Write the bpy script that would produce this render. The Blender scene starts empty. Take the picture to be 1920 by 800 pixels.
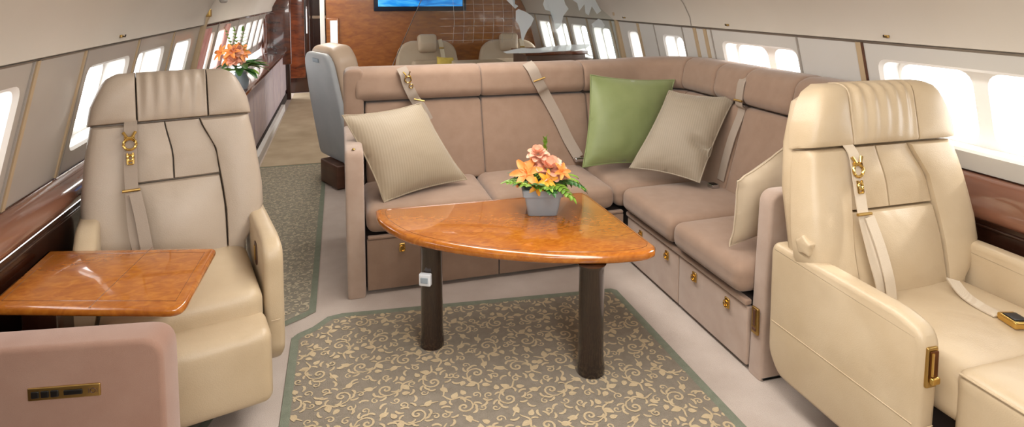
import bpy, bmesh, math, random
from mathutils import Vector, Matrix
random.seed(7)
scene = bpy.context.scene
COL = scene.collection
PI = math.pi

# ---------------------------------------------------------------- materials
def lin(h):
    h = h.lstrip('#')
    out = []
    for i in (0, 2, 4):
        c = int(h[i:i+2], 16) / 255
        out.append(c / 12.92 if c <= 0.04045 else ((c + 0.055) / 1.055) ** 2.4)
    return (*out, 1)

def mat(name, c1, c2=None, rough=.5, metal=0, coat=0, scale=8, detail=4, stretch=(1, 1, 1), dist=0,
        bump=0, bscale=150, sheen=0, emis=0, mid=None, wave=None, spec=.5, wrinkle=0):
    m = bpy.data.materials.new(name); m.use_nodes = True
    nt = m.node_tree; N = nt.nodes; L = nt.links
    b = N['Principled BSDF']
    b.inputs['Roughness'].default_value = rough
    b.inputs['Metallic'].default_value = metal
    b.inputs['Coat Weight'].default_value = coat
    b.inputs['Coat Roughness'].default_value = .04
    b.inputs['Sheen Weight'].default_value = sheen
    b.inputs['Specular IOR Level'].default_value = spec
    b.inputs['Base Color'].default_value = lin(c1)
    tc = N.new('ShaderNodeTexCoord'); mp = N.new('ShaderNodeMapping')
    mp.inputs['Scale'].default_value = stretch
    L.new(tc.outputs['Object'], mp.inputs['Vector'])
    if c2:
        if wave:
            t = N.new('ShaderNodeTexWave'); t.inputs['Scale'].default_value = scale
            t.bands_direction = wave
            t.inputs['Distortion'].default_value = dist; t.inputs['Detail'].default_value = detail
        else:
            t = N.new('ShaderNodeTexNoise'); t.inputs['Scale'].default_value = scale
            t.inputs['Detail'].default_value = detail; t.inputs['Distortion'].default_value = dist
        L.new(mp.outputs['Vector'], t.inputs['Vector'])
        r = N.new('ShaderNodeValToRGB')
        r.color_ramp.elements[0].color = lin(c1); r.color_ramp.elements[1].color = lin(c2)
        r.color_ramp.elements[0].position = .3; r.color_ramp.elements[1].position = .7
        if mid:
            e = r.color_ramp.elements.new(.5); e.color = lin(mid)
        L.new(t.outputs['Fac'], r.inputs['Fac']); L.new(r.outputs['Color'], b.inputs['Base Color'])
        if emis:
            L.new(r.outputs['Color'], b.inputs['Emission Color'])
    elif emis:
        b.inputs['Emission Color'].default_value = lin(c1)
    b.inputs['Emission Strength'].default_value = emis
    prev = None
    if wrinkle:
        n2 = N.new('ShaderNodeTexNoise'); n2.inputs['Scale'].default_value = 6
        n2.inputs['Detail'].default_value = 1.5; n2.inputs['Distortion'].default_value = .6
        L.new(tc.outputs['Object'], n2.inputs['Vector'])
        bp = N.new('ShaderNodeBump'); bp.inputs['Strength'].default_value = wrinkle; bp.inputs['Distance'].default_value = .03
        L.new(n2.outputs['Fac'], bp.inputs['Height']); prev = bp
        L.new(bp.outputs['Normal'], b.inputs['Normal'])
    if bump:
        n = N.new('ShaderNodeTexNoise'); n.inputs['Scale'].default_value = bscale; n.inputs['Detail'].default_value = 3
        L.new(tc.outputs['Object'], n.inputs['Vector'])
        bp = N.new('ShaderNodeBump'); bp.inputs['Strength'].default_value = bump; bp.inputs['Distance'].default_value = .01
        L.new(n.outputs['Fac'], bp.inputs['Height'])
        if prev: L.new(prev.outputs['Normal'], bp.inputs['Normal'])
        L.new(bp.outputs['Normal'], b.inputs['Normal'])
    return m

def glass_mat(name, tint, alpha, rough=.02, white=0):
    m = bpy.data.materials.new(name); m.use_nodes = True
    nt = m.node_tree; N = nt.nodes; L = nt.links; N.remove(N['Principled BSDF'])
    out = N['Material Output']
    tr = N.new('ShaderNodeBsdfTransparent'); tr.inputs['Color'].default_value = lin(tint)
    if white:
        d = N.new('ShaderNodeBsdfDiffuse'); d.inputs['Color'].default_value = lin('#e4ebee')
        d2 = N.new('ShaderNodeBsdfTranslucent'); d2.inputs['Color'].default_value = lin('#e4ebee')
        ad = N.new('ShaderNodeMixShader'); ad.inputs[0].default_value = .5
        L.new(d.outputs[0], ad.inputs[1]); L.new(d2.outputs[0], ad.inputs[2]); top = ad
    else:
        top = N.new('ShaderNodeBsdfGlossy'); top.inputs['Roughness'].default_value = rough
    mx = N.new('ShaderNodeMixShader'); mx.inputs[0].default_value = alpha
    L.new(tr.outputs[0], mx.inputs[1]); L.new(top.outputs[0], mx.inputs[2]); L.new(mx.outputs[0], out.inputs['Surface'])
    return m

MT = {}
MT['leather'] = mat('cream leather', '#b0a190', '#b8a999', rough=.42, scale=5, bump=.10, bscale=260, wrinkle=.2)
MT['leather_warm'] = mat('pale cream leather', '#bea98a', '#c8b598', rough=.38, scale=5, bump=.10, bscale=260, wrinkle=.2)
MT['leather_far'] = mat('far beige leather', '#b39c86', '#bda892', rough=.45, scale=5)
MT['suede'] = mat('taupe suede', '#917866', '#99806e', rough=.95, scale=14, sheen=.25, bump=.15, bscale=500, spec=.2, wrinkle=.12)
MT['suede_light'] = mat('light taupe suede panel', '#a68f7f', '#b09b8c', rough=.95, scale=10, sheen=.3, bump=.15, bscale=500, spec=.2)
MT['suede_pink'] = mat('rosy suede', '#967464', '#9f7f6f', rough=.95, scale=9, sheen=.35, bump=.15, bscale=500, spec=.2)
MT['burl'] = mat('amber burl veneer', '#9c5518', '#bd7527', rough=.2, coat=1, scale=22, detail=8, dist=1.2, mid='#ad641d', stretch=(1, 1.6, 1))
MT['burl_edge'] = mat('amber veneer edge', '#6e3410', '#a8621f', rough=.2, coat=1, scale=30, detail=6, dist=.6, stretch=(1, 1, 6))
MT['inlay'] = mat('dark inlay line', '#5c2a0c', rough=.25, coat=1)
MT['mahogany'] = mat('mahogany', '#3c190c', '#6b3318', rough=.22, coat=.8, scale=5, detail=6, dist=.8, stretch=(1, .25, 3))
MT['mahogany_dark'] = mat('dark mahogany', '#1c0b06', '#36170b', rough=.25, coat=.6, scale=4, detail=6, dist=.8, stretch=(3, 3, .4))
MT['ledge'] = mat('ledge walnut', '#6b4433', '#8a5c47', rough=.18, coat=1, scale=4, detail=6, dist=.5, stretch=(3, .3, 3))
MT['wallwood'] = mat('bulkhead veneer', '#86491a', '#a66528', rough=.3, coat=.4, scale=14, detail=8, dist=.5, mid='#965720', stretch=(.7, 1, 2))
MT['darkleg'] = mat('dark walnut leg', '#160b07', '#2a160d', rough=.22, coat=.9, scale=4, detail=5, stretch=(8, 8, .6))
MT['pedestal'] = mat('brown pedestal wood', '#4a2f22', '#5d3d2d', rough=.4, scale=6, stretch=(1, 1, 4))
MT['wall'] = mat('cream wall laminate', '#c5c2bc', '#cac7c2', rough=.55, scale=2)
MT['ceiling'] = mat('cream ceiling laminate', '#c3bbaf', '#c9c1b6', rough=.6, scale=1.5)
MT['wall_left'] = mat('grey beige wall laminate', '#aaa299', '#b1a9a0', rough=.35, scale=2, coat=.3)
MT['reveal'] = mat('white window reveal', '#eceae6', rough=.45)
MT['strip'] = mat('tan trim strip', '#b59f80', rough=.4)
MT['shadow'] = mat('grey seam and painted shade', '#9a938b', rough=.7)  # grey for panel seams; also paints the shade line under the cove
MT['carpet'] = mat('pale rose carpet', '#b9aba0', '#c5b8ae', rough=1, scale=6, detail=8, bump=.5, bscale=350, spec=.1)
MT['carpet_far'] = mat('beige aisle carpet', '#a8977f', '#b8a78e', rough=1, scale=4, detail=8, bump=.5, bscale=300, spec=.1)
MT['rug'] = mat('olive taupe rug ground', '#867d70', '#90877a', rough=1, scale=30, bump=.5, bscale=400, spec=.1)
MT['rug_tan'] = mat('tan rug scrolls', '#c0ac8c', '#cab796', rough=1, scale=25, bump=.5, bscale=400, spec=.1)
MT['rug_border'] = mat('grey green rug border', '#7b8070', '#858a7a', rough=1, scale=30, bump=.5, bscale=400, spec=.1)
MT['runner'] = mat('grey runner ground', '#8b8577', '#979082', rough=1, scale=40, bump=.5, bscale=400, spec=.1)
MT['runner_tan'] = mat('pale runner scrolls', '#b1a48c', '#baae97', rough=1, scale=30, spec=.1)
MT['gold'] = mat('polished gold', '#d6b267', rough=.22, metal=1)
MT['gold_dull'] = mat('brushed gold', '#bb9a5c', rough=.38, metal=1)
MT['chrome'] = mat('chrome', '#c9ccd0', rough=.15, metal=1)
MT['black'] = mat('black plastic', '#141210', rough=.35)
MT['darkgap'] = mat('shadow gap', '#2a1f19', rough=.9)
MT['belt'] = mat('grey taupe webbing', '#9d8e80', '#a89a8c', rough=.75, scale=300, wave='Z', bump=.2, bscale=600)
MT['belt_pale'] = mat('pale cream webbing', '#cbbba5', '#d3c5b0', rough=.75, scale=300, wave='Z', bump=.2, bscale=600)
MT['pillow_tan'] = mat('striped tan pillow fabric', '#9b8c75', '#a3947d', rough=.6, scale=22, wave='X', dist=.3, detail=1, sheen=.3, wrinkle=.35)
MT['pillow_grey'] = mat('striped grey beige pillow fabric', '#918471', '#998c79', rough=.6, scale=24, wave='X', dist=.3, detail=1, sheen=.3, wrinkle=.4)
MT['pillow_green'] = mat('sage green pillow silk', '#77834f', '#828d5a', rough=.5, scale=6, sheen=.4, wrinkle=.3)
MT['pillow_pale'] = mat('pale beige pillow fabric', '#bba98f', '#c5b49b', rough=.6, scale=8, sheen=.3, wrinkle=.3)
MT['pillow_yellow'] = mat('yellow fabric', '#d9b64a', '#e6c966', rough=.7, scale=30)
MT['pot'] = mat('blue grey pot', '#8e9aa4', '#9aa5ae', rough=.55, scale=6)
MT['leaf'] = mat('fresh green leaf', '#4f7a1e', '#86a83a', rough=.45, scale=20)
MT['leaf_dark'] = mat('dark green leaf', '#1f4a1e', '#3a6e2a', rough=.45, scale=20)
MT['orange'] = mat('orange petal', '#e8853a', '#f2a45a', rough=.55, scale=25)
MT['yolk'] = mat('yellow orange petal', '#eda022', '#f6b83a', rough=.55, scale=25)
MT['peach'] = mat('peach pink petal', '#e9a486', '#f2bda2', rough=.55, scale=25)
MT['white'] = mat('white plastic', '#d9dde2', rough=.4)
MT['shell'] = mat('pale grey seat shell', '#9fa3a6', '#aaadaf', rough=.5, scale=4)
MT['pane'] = glass_mat('window pane', '#ffffff', .06)
MT['glass'] = glass_mat('divider glass', '#f6f9f8', .045, rough=.03)
MT['frost'] = glass_mat('etched frosting', '#f4f8f8', .72, white=1)
MT['frost_line'] = glass_mat('etched line', '#f4f8f8', .22, white=1)
MT['screen'] = mat('television picture', '#0b4fa8', '#5cb8ea', rough=.2, scale=3, detail=3, stretch=(1, 1, 5), dist=.6, emis=1.0, mid='#1f86d4')
MT['curtain'] = mat('pleated pale shade', '#d6dbe0', '#eef1f3', rough=.8, scale=14, wave='Y')
MT['curtain_pink'] = mat('pink curtain', '#c98d86', '#dfb5ad', rough=.8, scale=10)
MT['mirror'] = mat('mirror with painted reflection', '#e6eef4', rough=.15, emis=.35)  # emission stands in for a window reflected in the mirror
MT['panelfront'] = mat('pale credenza front', '#a89aa0', '#b9aaa8', rough=.5, scale=8)

# ---------------------------------------------------------------- mesh helper
class MB:
    def __init__(s):
        s.v = []; s.f = []; s.mi = []
    def add(s, verts, faces, mi=0):
        o = len(s.v); s.v += [Vector(p) for p in verts]
        s.f += [tuple(i + o for i in f) for f in faces]; s.mi += [mi] * len(faces)
        return s
    def xf(s, M):
        s.v = [M @ p for p in s.v]; return s
    def grid(s, rows, closeu=False, closev=False, mi=0, flip=False):
        n = len(rows); m = len(rows[0]); verts = [p for r in rows for p in r]; fs = []
        for i in range(n if closev else n - 1):
            for j in range(m if closeu else m - 1):
                a = i * m + j; b = i * m + (j + 1) % m
                c = ((i + 1) % n) * m + (j + 1) % m; d = ((i + 1) % n) * m + j
                fs.append((a, d, c, b) if flip else (a, b, c, d))
        return s.add(verts, fs, mi)
    def rbox(s, c, size, r=.02, puff=(0, 0, 0), seg=3, div=4, mi=0, rot=None):
        """rounded box, optionally pillowed on each axis"""
        hs = [max(x / 2, 1e-4) for x in size]; r = min(r, *hs)
        def params(h):
            k = r / h
            a = [-1 + k * (1 - math.cos(i / seg * PI / 2)) * .999 for i in range(seg)]
            mid = [(-1 + k) + (2 - 2 * k) * i / div for i in range(div + 1)]
            return a + mid + [-x for x in reversed(a)]
        bm = bmesh.new()
        for ax in range(3):
            u, w = [i for i in range(3) if i != ax]
            for sg in (-1, 1):
                rows = []
                for a in params(hs[u]):
                    row = []
                    for b in params(hs[w]):
                        p = [0, 0, 0]; p[ax] = sg; p[u] = a; p[w] = b
                        q = [p[i] * hs[i] for i in range(3)]
                        inn = [max(-(hs[i] - r), min(hs[i] - r, q[i])) for i in range(3)]
                        d = Vector([q[i] - inn[i] for i in range(3)])
                        if d.length > 1e-9: d = d.normalized() * r
                        P = [inn[i] + d[i] for i in range(3)]
                        for i in range(3):
                            if puff[i]:
                                o1, o2 = [k for k in range(3) if k != i]
                                f = (1 - min(1, abs(P[o1] / hs[o1])) ** 2.5) * (1 - min(1, abs(P[o2] / hs[o2])) ** 2.5)
                                P[i] += puff[i] * f * (P[i] / hs[i])
                        row.append(bm.verts.new(P))
                    rows.append(row)
                for i in range(len(rows) - 1):
                    for j in range(len(rows[0]) - 1):
                        fv = [rows[i][j], rows[i + 1][j], rows[i + 1][j + 1], rows[i][j + 1]]
                        bm.faces.new(fv)
        bmesh.ops.remove_doubles(bm, verts=bm.verts, dist=1e-5)
        bmesh.ops.recalc_face_normals(bm, faces=bm.faces)
        bm.verts.index_update()
        M = Matrix.Translation(c) @ (rot.to_4x4() if rot else Matrix())
        s.add([M @ v.co for v in bm.verts], [[v.index for v in f.verts] for f in bm.faces], mi)
        bm.free(); return s
    def prism(s, pts, h, bev=.01, plane='xy', off=0, seg=3, mi=0):
        """extruded outline with rounded rims; plane gives the axes of pts, extrusion along the third"""
        n = len(pts)
        area = sum(pts[i][0] * pts[(i + 1) % n][1] - pts[(i + 1) % n][0] * pts[i][1] for i in range(n))
        if area < 0: pts = pts[::-1]
        def inset(d):
            out = []
            for i in range(n):
                p0 = Vector(pts[i - 1]); p1 = Vector(pts[i]); p2 = Vector(pts[(i + 1) % n])
                e1 = (p1 - p0).normalized(); e2 = (p2 - p1).normalized()
                n1 = Vector((-e1.y, e1.x)); n2 = Vector((-e2.y, e2.x))
                b = n1 + n2
                k = d / max(.35, (1 + n1.dot(n2)) / 1.0)
                out.append(p1 + b * k)
            return out
        rings = []
        for i in range(seg + 1):
            a = PI / 2 * i / seg
            rings.append((bev * (1 - math.sin(a)), bev * (1 - math.cos(a))))
        lv = rings + [(d, h - z) for d, z in reversed(rings)]
        rows = []
        for d, z in lv:
            row = []
            for p in inset(d):
                if plane == 'xy': row.append((p.x, p.y, z + off))
                elif plane == 'xz': row.append((p.x, z + off, p.y))
                else: row.append((z + off, p.x, p.y))
            rows.append(row)
        s.grid(rows, closeu=True, mi=mi)
        o = len(s.v) - n * len(rows)
        s.f.append(tuple(range(o + n - 1, o - 1, -1))); s.mi.append(mi)
        o2 = len(s.v) - n
        s.f.append(tuple(range(o2, o2 + n))); s.mi.append(mi)
        return s
    def tube(s, path, r, n=8, mi=0, closed=False):
        path = [Vector(p) for p in path]; rows = []; m = len(path)
        up = Vector((0, 0, 1))
        for i, p in enumerate(path):
            if closed: t = path[(i + 1) % m] - path[i - 1]
            else: t = path[min(i + 1, m - 1)] - path[max(i - 1, 0)]
            t.normalize()
            a = t.cross(up)
            if a.length < 1e-3: a = t.cross(Vector((1, 0, 0)))
            a.normalize(); b = a.cross(t)
            rr = r[i] if isinstance(r, (list, tuple)) else r
            rows.append([p + (a * math.cos(2 * PI * k / n) + b * math.sin(2 * PI * k / n)) * rr for k in range(n)])
        s.grid(rows, closeu=True, closev=closed, mi=mi)
        if not closed:
            o = len(s.v) - n * m
            s.f.append(tuple(range(o + n - 1, o - 1, -1))); s.mi.append(mi)
            s.f.append(tuple(range(len(s.v) - n, len(s.v)))); s.mi.append(mi)
        return s
    def lathe(s, prof, c=(0, 0, 0), n=20, mi=0, sq=0):
        rows = []
        for r, z in prof:
            row = []
            for k in range(n):
                a = 2 * PI * k / n
                row.append((c[0] + r * math.cos(a), c[1] + r * math.sin(a), c[2] + z))
            rows.append(row)
        s.grid(rows, closeu=True, mi=mi)
        o = len(s.v) - n * len(rows)
        s.f.append(tuple(range(o + n - 1, o - 1, -1))); s.mi.append(mi)
        s.f.append(tuple(range(len(s.v) - n, len(s.v)))); s.mi.append(mi)
        return s
    def ribbon(s, path, w, side, t=.004, mi=0):
        """flat belt along path; side = direction of its width"""
        side = Vector(side).normalized(); rows = []; path = [Vector(p) for p in path]; m = len(path)
        for i, p in enumerate(path):
            tg = (path[min(i + 1, m - 1)] - path[max(i - 1, 0)]).normalized()
            sd = (side - tg * side.dot(tg)).normalized(); nn = tg.cross(sd)
            rows.append([p + sd * w / 2 + nn * t / 2, p - sd * w / 2 + nn * t / 2, p - sd * w / 2 - nn * t / 2, p + sd * w / 2 - nn * t / 2])
        s.grid(rows, closeu=True, mi=mi)
        o = len(s.v) - 4 * m
        s.f.append((o + 3, o + 2, o + 1, o)); s.f.append(tuple(range(len(s.v) - 4, len(s.v)))); s.mi += [mi, mi]
        return s
    def build(s, name, mats, parent=None, smooth=True, angle=40):
        me = bpy.data.meshes.new(name)
        me.from_pydata([tuple(p) for p in s.v], [], s.f)
        if not isinstance(mats, (list, tuple)): mats = [mats]
        for m in mats: me.materials.append(m)
        me.polygons.foreach_set('material_index', s.mi)
        bm = bmesh.new(); bm.from_mesh(me)
        bmesh.ops.recalc_face_normals(bm, faces=bm.faces)
        bm.to_mesh(me); bm.free()
        me.update()
        if smooth:
            me.polygons.foreach_set('use_smooth', [True] * len(me.polygons))
            me.set_sharp_from_angle(angle=math.radians(angle))
        o = bpy.data.objects.new(name, me); COL.objects.link(o)
        if parent: o.parent = parent
        return o

def thing(name, label, cat, loc=(0, 0, 0), rz=0, group=None):
    o = bpy.data.objects.new(name, None); COL.objects.link(o)
    o.empty_display_size = .1
    o.location = loc; o.rotation_euler = (0, 0, rz)
    o['label'] = label; o['category'] = cat
    if group: o['group'] = group
    return o
def tag(o, label, cat, group=None):
    o['label'] = label; o['category'] = cat
    if group: o['group'] = group
    return o
def struct(o, label=None):
    o['kind'] = 'structure'
    if label: o['label'] = label
    return o
def catmull(pts, n=8, closed=False):
    out = []; m = len(pts); P = [Vector(p) for p in pts]
    for i in range(m if closed else m - 1):
        if closed: p0, p1, p2, p3 = P[i - 1], P[i], P[(i + 1) % m], P[(i + 2) % m]
        else: p0, p1, p2, p3 = P[max(i - 1, 0)], P[i], P[i + 1], P[min(i + 2, m - 1)]
        for k in range(n):
            t = k / n
            out.append(.5 * ((2 * p1) + (p2 - p0) * t + (2 * p0 - 5 * p1 + 4 * p2 - p3) * t * t + (3 * p1 - p0 - 3 * p2 + p3) * t ** 3))
    if not closed: out.append(P[-1])
    return out
def roundpoly(pts, r, n=5):
    """round the corners of a polygon; r number or list"""
    out = []; m = len(pts)
    for i in range(m):
        rr = r[i] if isinstance(r, (list, tuple)) else r
        p0, p1, p2 = Vector(pts[i - 1]), Vector(pts[i]), Vector(pts[(i + 1) % m])
        if rr <= 0: out.append(p1); continue
        a = (p0 - p1); b = (p2 - p1)
        d = min(rr, a.length * .48, b.length * .48)
        A = p1 + a.normalized() * d; B = p1 + b.normalized() * d
        for k in range(n + 1):
            t = k / n
            out.append(A * (1 - t) ** 2 + p1 * 2 * t * (1 - t) + B * t * t)
    return out

# ================================================================ THE CABIN SHELL
CX = .707                      # cabin centre line
def hw(z):                     # half width of the side wall
    T = [(0, 1.72), (.45, 1.83), (.85, 1.833), (1.386, 1.693)]
    for (a, x), (b, y) in zip(T, T[1:]):
        if z <= b: return x + (y - x) * (z - a) / (b - a)
    return 1.693
def P(side, y, z, d=0):
    return Vector((CX + side * (hw(z) + d), y, z))
Y0, Y1 = -1.6, 9.5
mb = MB(); mb.rbox((CX, 4.6, -.05), (4.4, 14.4, .1), .005, seg=1, div=1)
struct(mb.build('floor', MT['carpet'], smooth=False))
# ceiling cove, one piece each side + crown
CPROF = [(1.386, 1.70), (1.40, 1.665), (1.46, 1.655), (1.56, 1.60), (1.68, 1.50), (1.80, 1.35), (1.92, 1.12), (2.02, .80), (2.08, .45), (2.10, 0)]
rows = []
prof = [(-x, z) for z, x in CPROF] + [(x, z) for z, x in reversed(CPROF[:-1])]
for y in (Y0, 2, 4, 6, 8, 11.6): rows.append([(CX + x, y, z) for x, z in prof])
mb = MB(); mb.grid(rows); struct(mb.build('ceiling', MT['ceiling'], angle=25))
# cabin end walls
mb = MB(); mb.rbox((CX, Y0 - .03, 1.05), (4.0, .06, 2.2), .005, seg=1, div=1); struct(mb.build('wall_rear', MT['wall'], smooth=False))
mb = MB(); mb.rbox((CX, 11.6, 1.05), (4.0, .06, 2.2), .005, seg=1, div=1); struct(mb.build('wall_front', MT['mahogany_dark'], smooth=False))

# side walls: bays (y0, y1, opening or None, number of windows in it)
LB = [(Y0, -.9, None, 0), (-.9, -.2, (-.82, -.28), 2), (-.2, .25, None, 0), (.25, .95, (.33, .87), 2), (.95, 1.30, None, 0), (1.30, 1.62, None, 0),
      (1.62, 2.403, (1.71, 2.325), 2), (2.403, 2.795, None, 0), (2.795, 3.474, (2.87, 3.40), 2), (3.474, 4.156, (3.52, 4.02), 1),
      (4.156, 4.80, (4.26, 4.70), 1), (4.80, 5.06, None, 0)]
y = 5.06
while y < 9.2:
    LB.append((y, y + .55, (y + .07, y + .48), 1)); y += .55
LB.append((y, Y1, None, 0))
RB = [(Y0, -.9, None, 0), (-.9, -.2, (-.82, -.28), 2), (-.2, .30, None, 0), (.30, 1.05, (.38, .97), 2), (1.05, 1.42, None, 0),
      (1.42, 2.316, (1.45, 2.235), 2), (2.316, 2.735, None, 0), (2.735, 3.529, (2.755, 3.437), 2), (3.529, 3.724, None, 0), (3.724, 3.888, None, 0),
      (3.888, 4.30, (3.91, 4.20), 1), (4.30, 4.57, None, 0), (4.57, 4.87, (4.60, 4.80), 1), (4.87, 5.10, None, 0),
      (5.10, 5.66, (5.16, 5.58), 1), (5.66, 6.22, (5.72, 6.14), 1), (6.22, 6.78, (6.28, 6.70), 1), (6.78, 7.34, (6.84, 7.26), 1), (7.34, 7.66, None, 0)]
ZB, ZT = .85, 1.386
OB, OT = .955, 1.315
wn = 0
def rr(y0, y1, z0, z1, r, n=5):
    return [tuple(p) for p in roundpoly([(y0, z0), (y1, z0), (y1, z1), (y0, z1)], r, n)]
def fill(outer, holes):
    """triangulated flat panel with holes in (y,z)"""
    bm = bmesh.new(); eds = []
    for lp in [outer] + holes:
        vs = [bm.verts.new((p[0], p[1], 0)) for p in lp]
        for i in range(len(vs)): eds.append(bm.edges.new((vs[i], vs[(i + 1) % len(vs)])))
    bmesh.ops.triangle_fill(bm, edges=eds, use_beauty=True, use_dissolve=False)
    bm.verts.index_update()
    r = [(v.co.x, v.co.y) for v in bm.verts], [[v.index for v in f.verts] for f in bm.faces]
    bm.free(); return r
def side_wall(side, bays, name):
    global wn
    wall = MB()
    # dado from the floor up to the ledge
    yl = bays[-1][1]
    wall.grid([[(CX + side * x, yy, z) for z, x in ((0, 1.76), (.76, 1.76))] for yy in (Y0, yl)], mi=1)
    for (a, b, op, nw) in bays:
        outer = [(a, ZB), (b, ZB), (b, ZT), (a, ZT)]
        holes = []
        if op: holes = [rr(op[0], op[1], OB, OT, .055)]
        vs, fs = fill(outer, holes)
        wall.add([P(side, p[0], p[1]) for p in vs], fs)
        if op:
            wn += 1
            fr = MB(); lp = holes[0]
            cy = (op[0] + op[1]) / 2
            ins = rr(op[0] + .015, op[1] - .015, OB + .012, OT - .012, .05)
            dep = .10
            fr.grid([[P(side, p[0], p[1], 0) for p in lp], [P(side, p[0], p[1], .012) for p in ins], [P(side, p[0], p[1], dep) for p in ins]], closeu=True)
            g = .06 if nw == 2 else .03
            w0, w1 = op[0] + .028, op[1] - .028
            if nw == 2: hs = [rr(w0, cy - g / 2, OB + .022, OT - .022, .07), rr(cy + g / 2, w1, OB + .022, OT - .022, .07)]
            else: hs = [rr(w0, w1, OB + .022, OT - .022, .07)]
            vs, fs = fill(ins, hs)
            fr.add([P(side, p[0], p[1], dep) for p in vs], fs)
            for hh in hs:
                fr.grid([[P(side, p[0], p[1], dep) for p in hh], [P(side, p[0], p[1], dep + .05) for p in hh]], closeu=True)
            f = struct(fr.build('window_%d' % wn, MT['reveal'], angle=30))
            for hh in hs:
                pm = MB(); pm.add([P(side, p[0], p[1], dep + .05) for p in hh], [tuple(range(len(hh)))])
                pm.build('pane', MT['pane'], f, smooth=False)
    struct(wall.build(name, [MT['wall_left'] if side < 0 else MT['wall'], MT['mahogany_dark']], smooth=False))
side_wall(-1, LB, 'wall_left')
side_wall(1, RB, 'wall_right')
tn = 0
def trim(mbx, m, **k):
    global tn
    tn += 1
    return struct(mbx.build('trim_%d' % tn, m, **k))
# ledges (glossy wood with a bullnose) under the window panels
for side, yl in ((-1, 5.06), (1, 7.6)):
    mb = MB()
    e_, ze = (1.750, .795) if side < 0 else (1.746, .745)
    pr = [(hw(.85) - .002, .872), (1.815, .866), (e_ + .026, ze + .038), (e_ + .008, ze + .022), (e_, ze), (e_ + .005, ze - .025), (e_ + .016, ze - .04), (1.87, ze - .04)]
    mb.grid([[(CX + side * x, yy, z) for x, z in pr] for yy in (Y0, yl)])
    trim(mb, MT['ledge'], angle=60)
    mb = MB(); mb.rbox((CX + side * (e_ + .010), (Y0 + yl) / 2, ze - .06), (.012, yl - Y0, .012), .004, seg=2, div=1); trim(mb, MT['mahogany_dark'])
    # grey strip painting the shadow line between panel and cove
    mb = MB(); mb.grid([[(CX + side * x, yy, z) for x, z in ((1.697, 1.378), (1.690, 1.388), (1.68, 1.394), (1.668, 1.394))] for yy in (Y0, Y1 if side < 0 else 7.6)])
    trim(mb, MT['shadow'])
    # the dark line under the panels
    mb = MB(); mb.grid([[P(side, yy, z, -.003) for z in (.868, .878)] for yy in (Y0, yl)]); trim(mb, MT['mahogany_dark'])
def vstrip(side, y, w, m, d=-.006, z0=.875, z1=1.386):
    mb = MB()
    mb.grid([[P(side, y - w / 2, z, 0), P(side, y - w / 2, z, d), P(side, y + w / 2, z, d), P(side, y + w / 2, z, 0)] for z in (z0, z1)])
    trim(mb, m, smooth=False)
for yy in (2.395, 1.62): vstrip(-1, yy, .022, MT['strip']); vstrip(-1, yy - .03, .010, MT['shadow'])
for yy in (2.795, 3.474, 4.156): vstrip(-1, yy, .016, MT['strip']); vstrip(-1, yy + .02, .007, MT['shadow'])
for yy in (2.325,): vstrip(1, yy, .03, MT['strip']); vstrip(1, yy - .022, .010, MT['pedestal'])
for yy in (2.735, 3.529, 3.888, 4.30): vstrip(1, yy, .010, MT['shadow'])
for yy in (3.724, 3.60, 4.57): vstrip(1, yy, .035, MT['strip'])
y = 5.06
while y < 9.2:
    vstrip(-1, y, .03, MT['shadow']); y += .55
for yy in (5.10, 5.66, 6.22, 6.78, 7.34): vstrip(1, yy, .035, MT['strip'])
# seams across the ceiling cove
for side, yy in ((1, 3.72), (1, .9), (-1, 4.86)):
    mb = MB(); mb.grid([[(CX + side * (x - .003), yy + e, z - .002) for z, x in CPROF[1:]] for e in (-.004, .004)])
    trim(mb, MT['shadow'])
# wood frame that closes the left wall, and the veneered bulkhead with the television
mb = MB(); mb.rbox((CX - 1.62, 9.56, 1.1), (.42, .12, 1.0), .02); mb.rbox((CX - 1.72, 9.3, 1.12), (.04, .5, .6), .01)
trim(mb, MT['mahogany'])
mb = MB(); mb.grid([[(CX - 1.69, yy, z) for z in (1.375, 1.41)] for yy in (5.1, 9.5)]); trim(mb, MT['mahogany'])
mb = MB(); mb.prism([(-.16, 0), (2.5, 0), (2.53, .85), (2.39, 1.4), (2.2, 1.75), (1.6, 2.09), (-.16, 2.09)], .06, .004, 'xz', 7.62, seg=1)
struct(mb.build('wall_bulkhead', MT['wallwood'], smooth=False))
mb = MB(); mb.rbox((-.20, 7.62, 1.04), (.055, .10, 2.08), .008); trim(mb, MT['reveal'])
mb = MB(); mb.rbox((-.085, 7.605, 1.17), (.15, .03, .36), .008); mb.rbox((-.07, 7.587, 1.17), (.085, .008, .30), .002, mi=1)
tag(mb.build('mirror', [MT['wallwood'], MT['mirror']]), 'narrow mirror panel, its window reflection painted as a white glow, set in the wood bulkhead beside the aisle', 'mirror')
# aisle end: dark mahogany partition and cabinet standing left of the opening
mb = MB(); mb.rbox((-.80, 10.9, 1.05), (.62, .5, 2.1), .01); mb.rbox((-.80, 10.64, 1.1), (.46, .02, 1.7), .008, mi=1)
o = mb.build('mahogany_cabinet', [MT['mahogany_dark'], MT['mahogany']]); tag(o, 'tall dark mahogany cabinet at the far end of the aisle', 'cabinet')
mb = MB(); mb.tube([(-.53, 10.62, 1.0), (-.53, 10.62, 1.45)], .012); mb.build('handle', MT['chrome'], o)
mb = MB(); mb.rbox((-.30, 11.3, 1.25), (.34, .06, .05), .01); trim(mb, MT['leather_far'])

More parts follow.
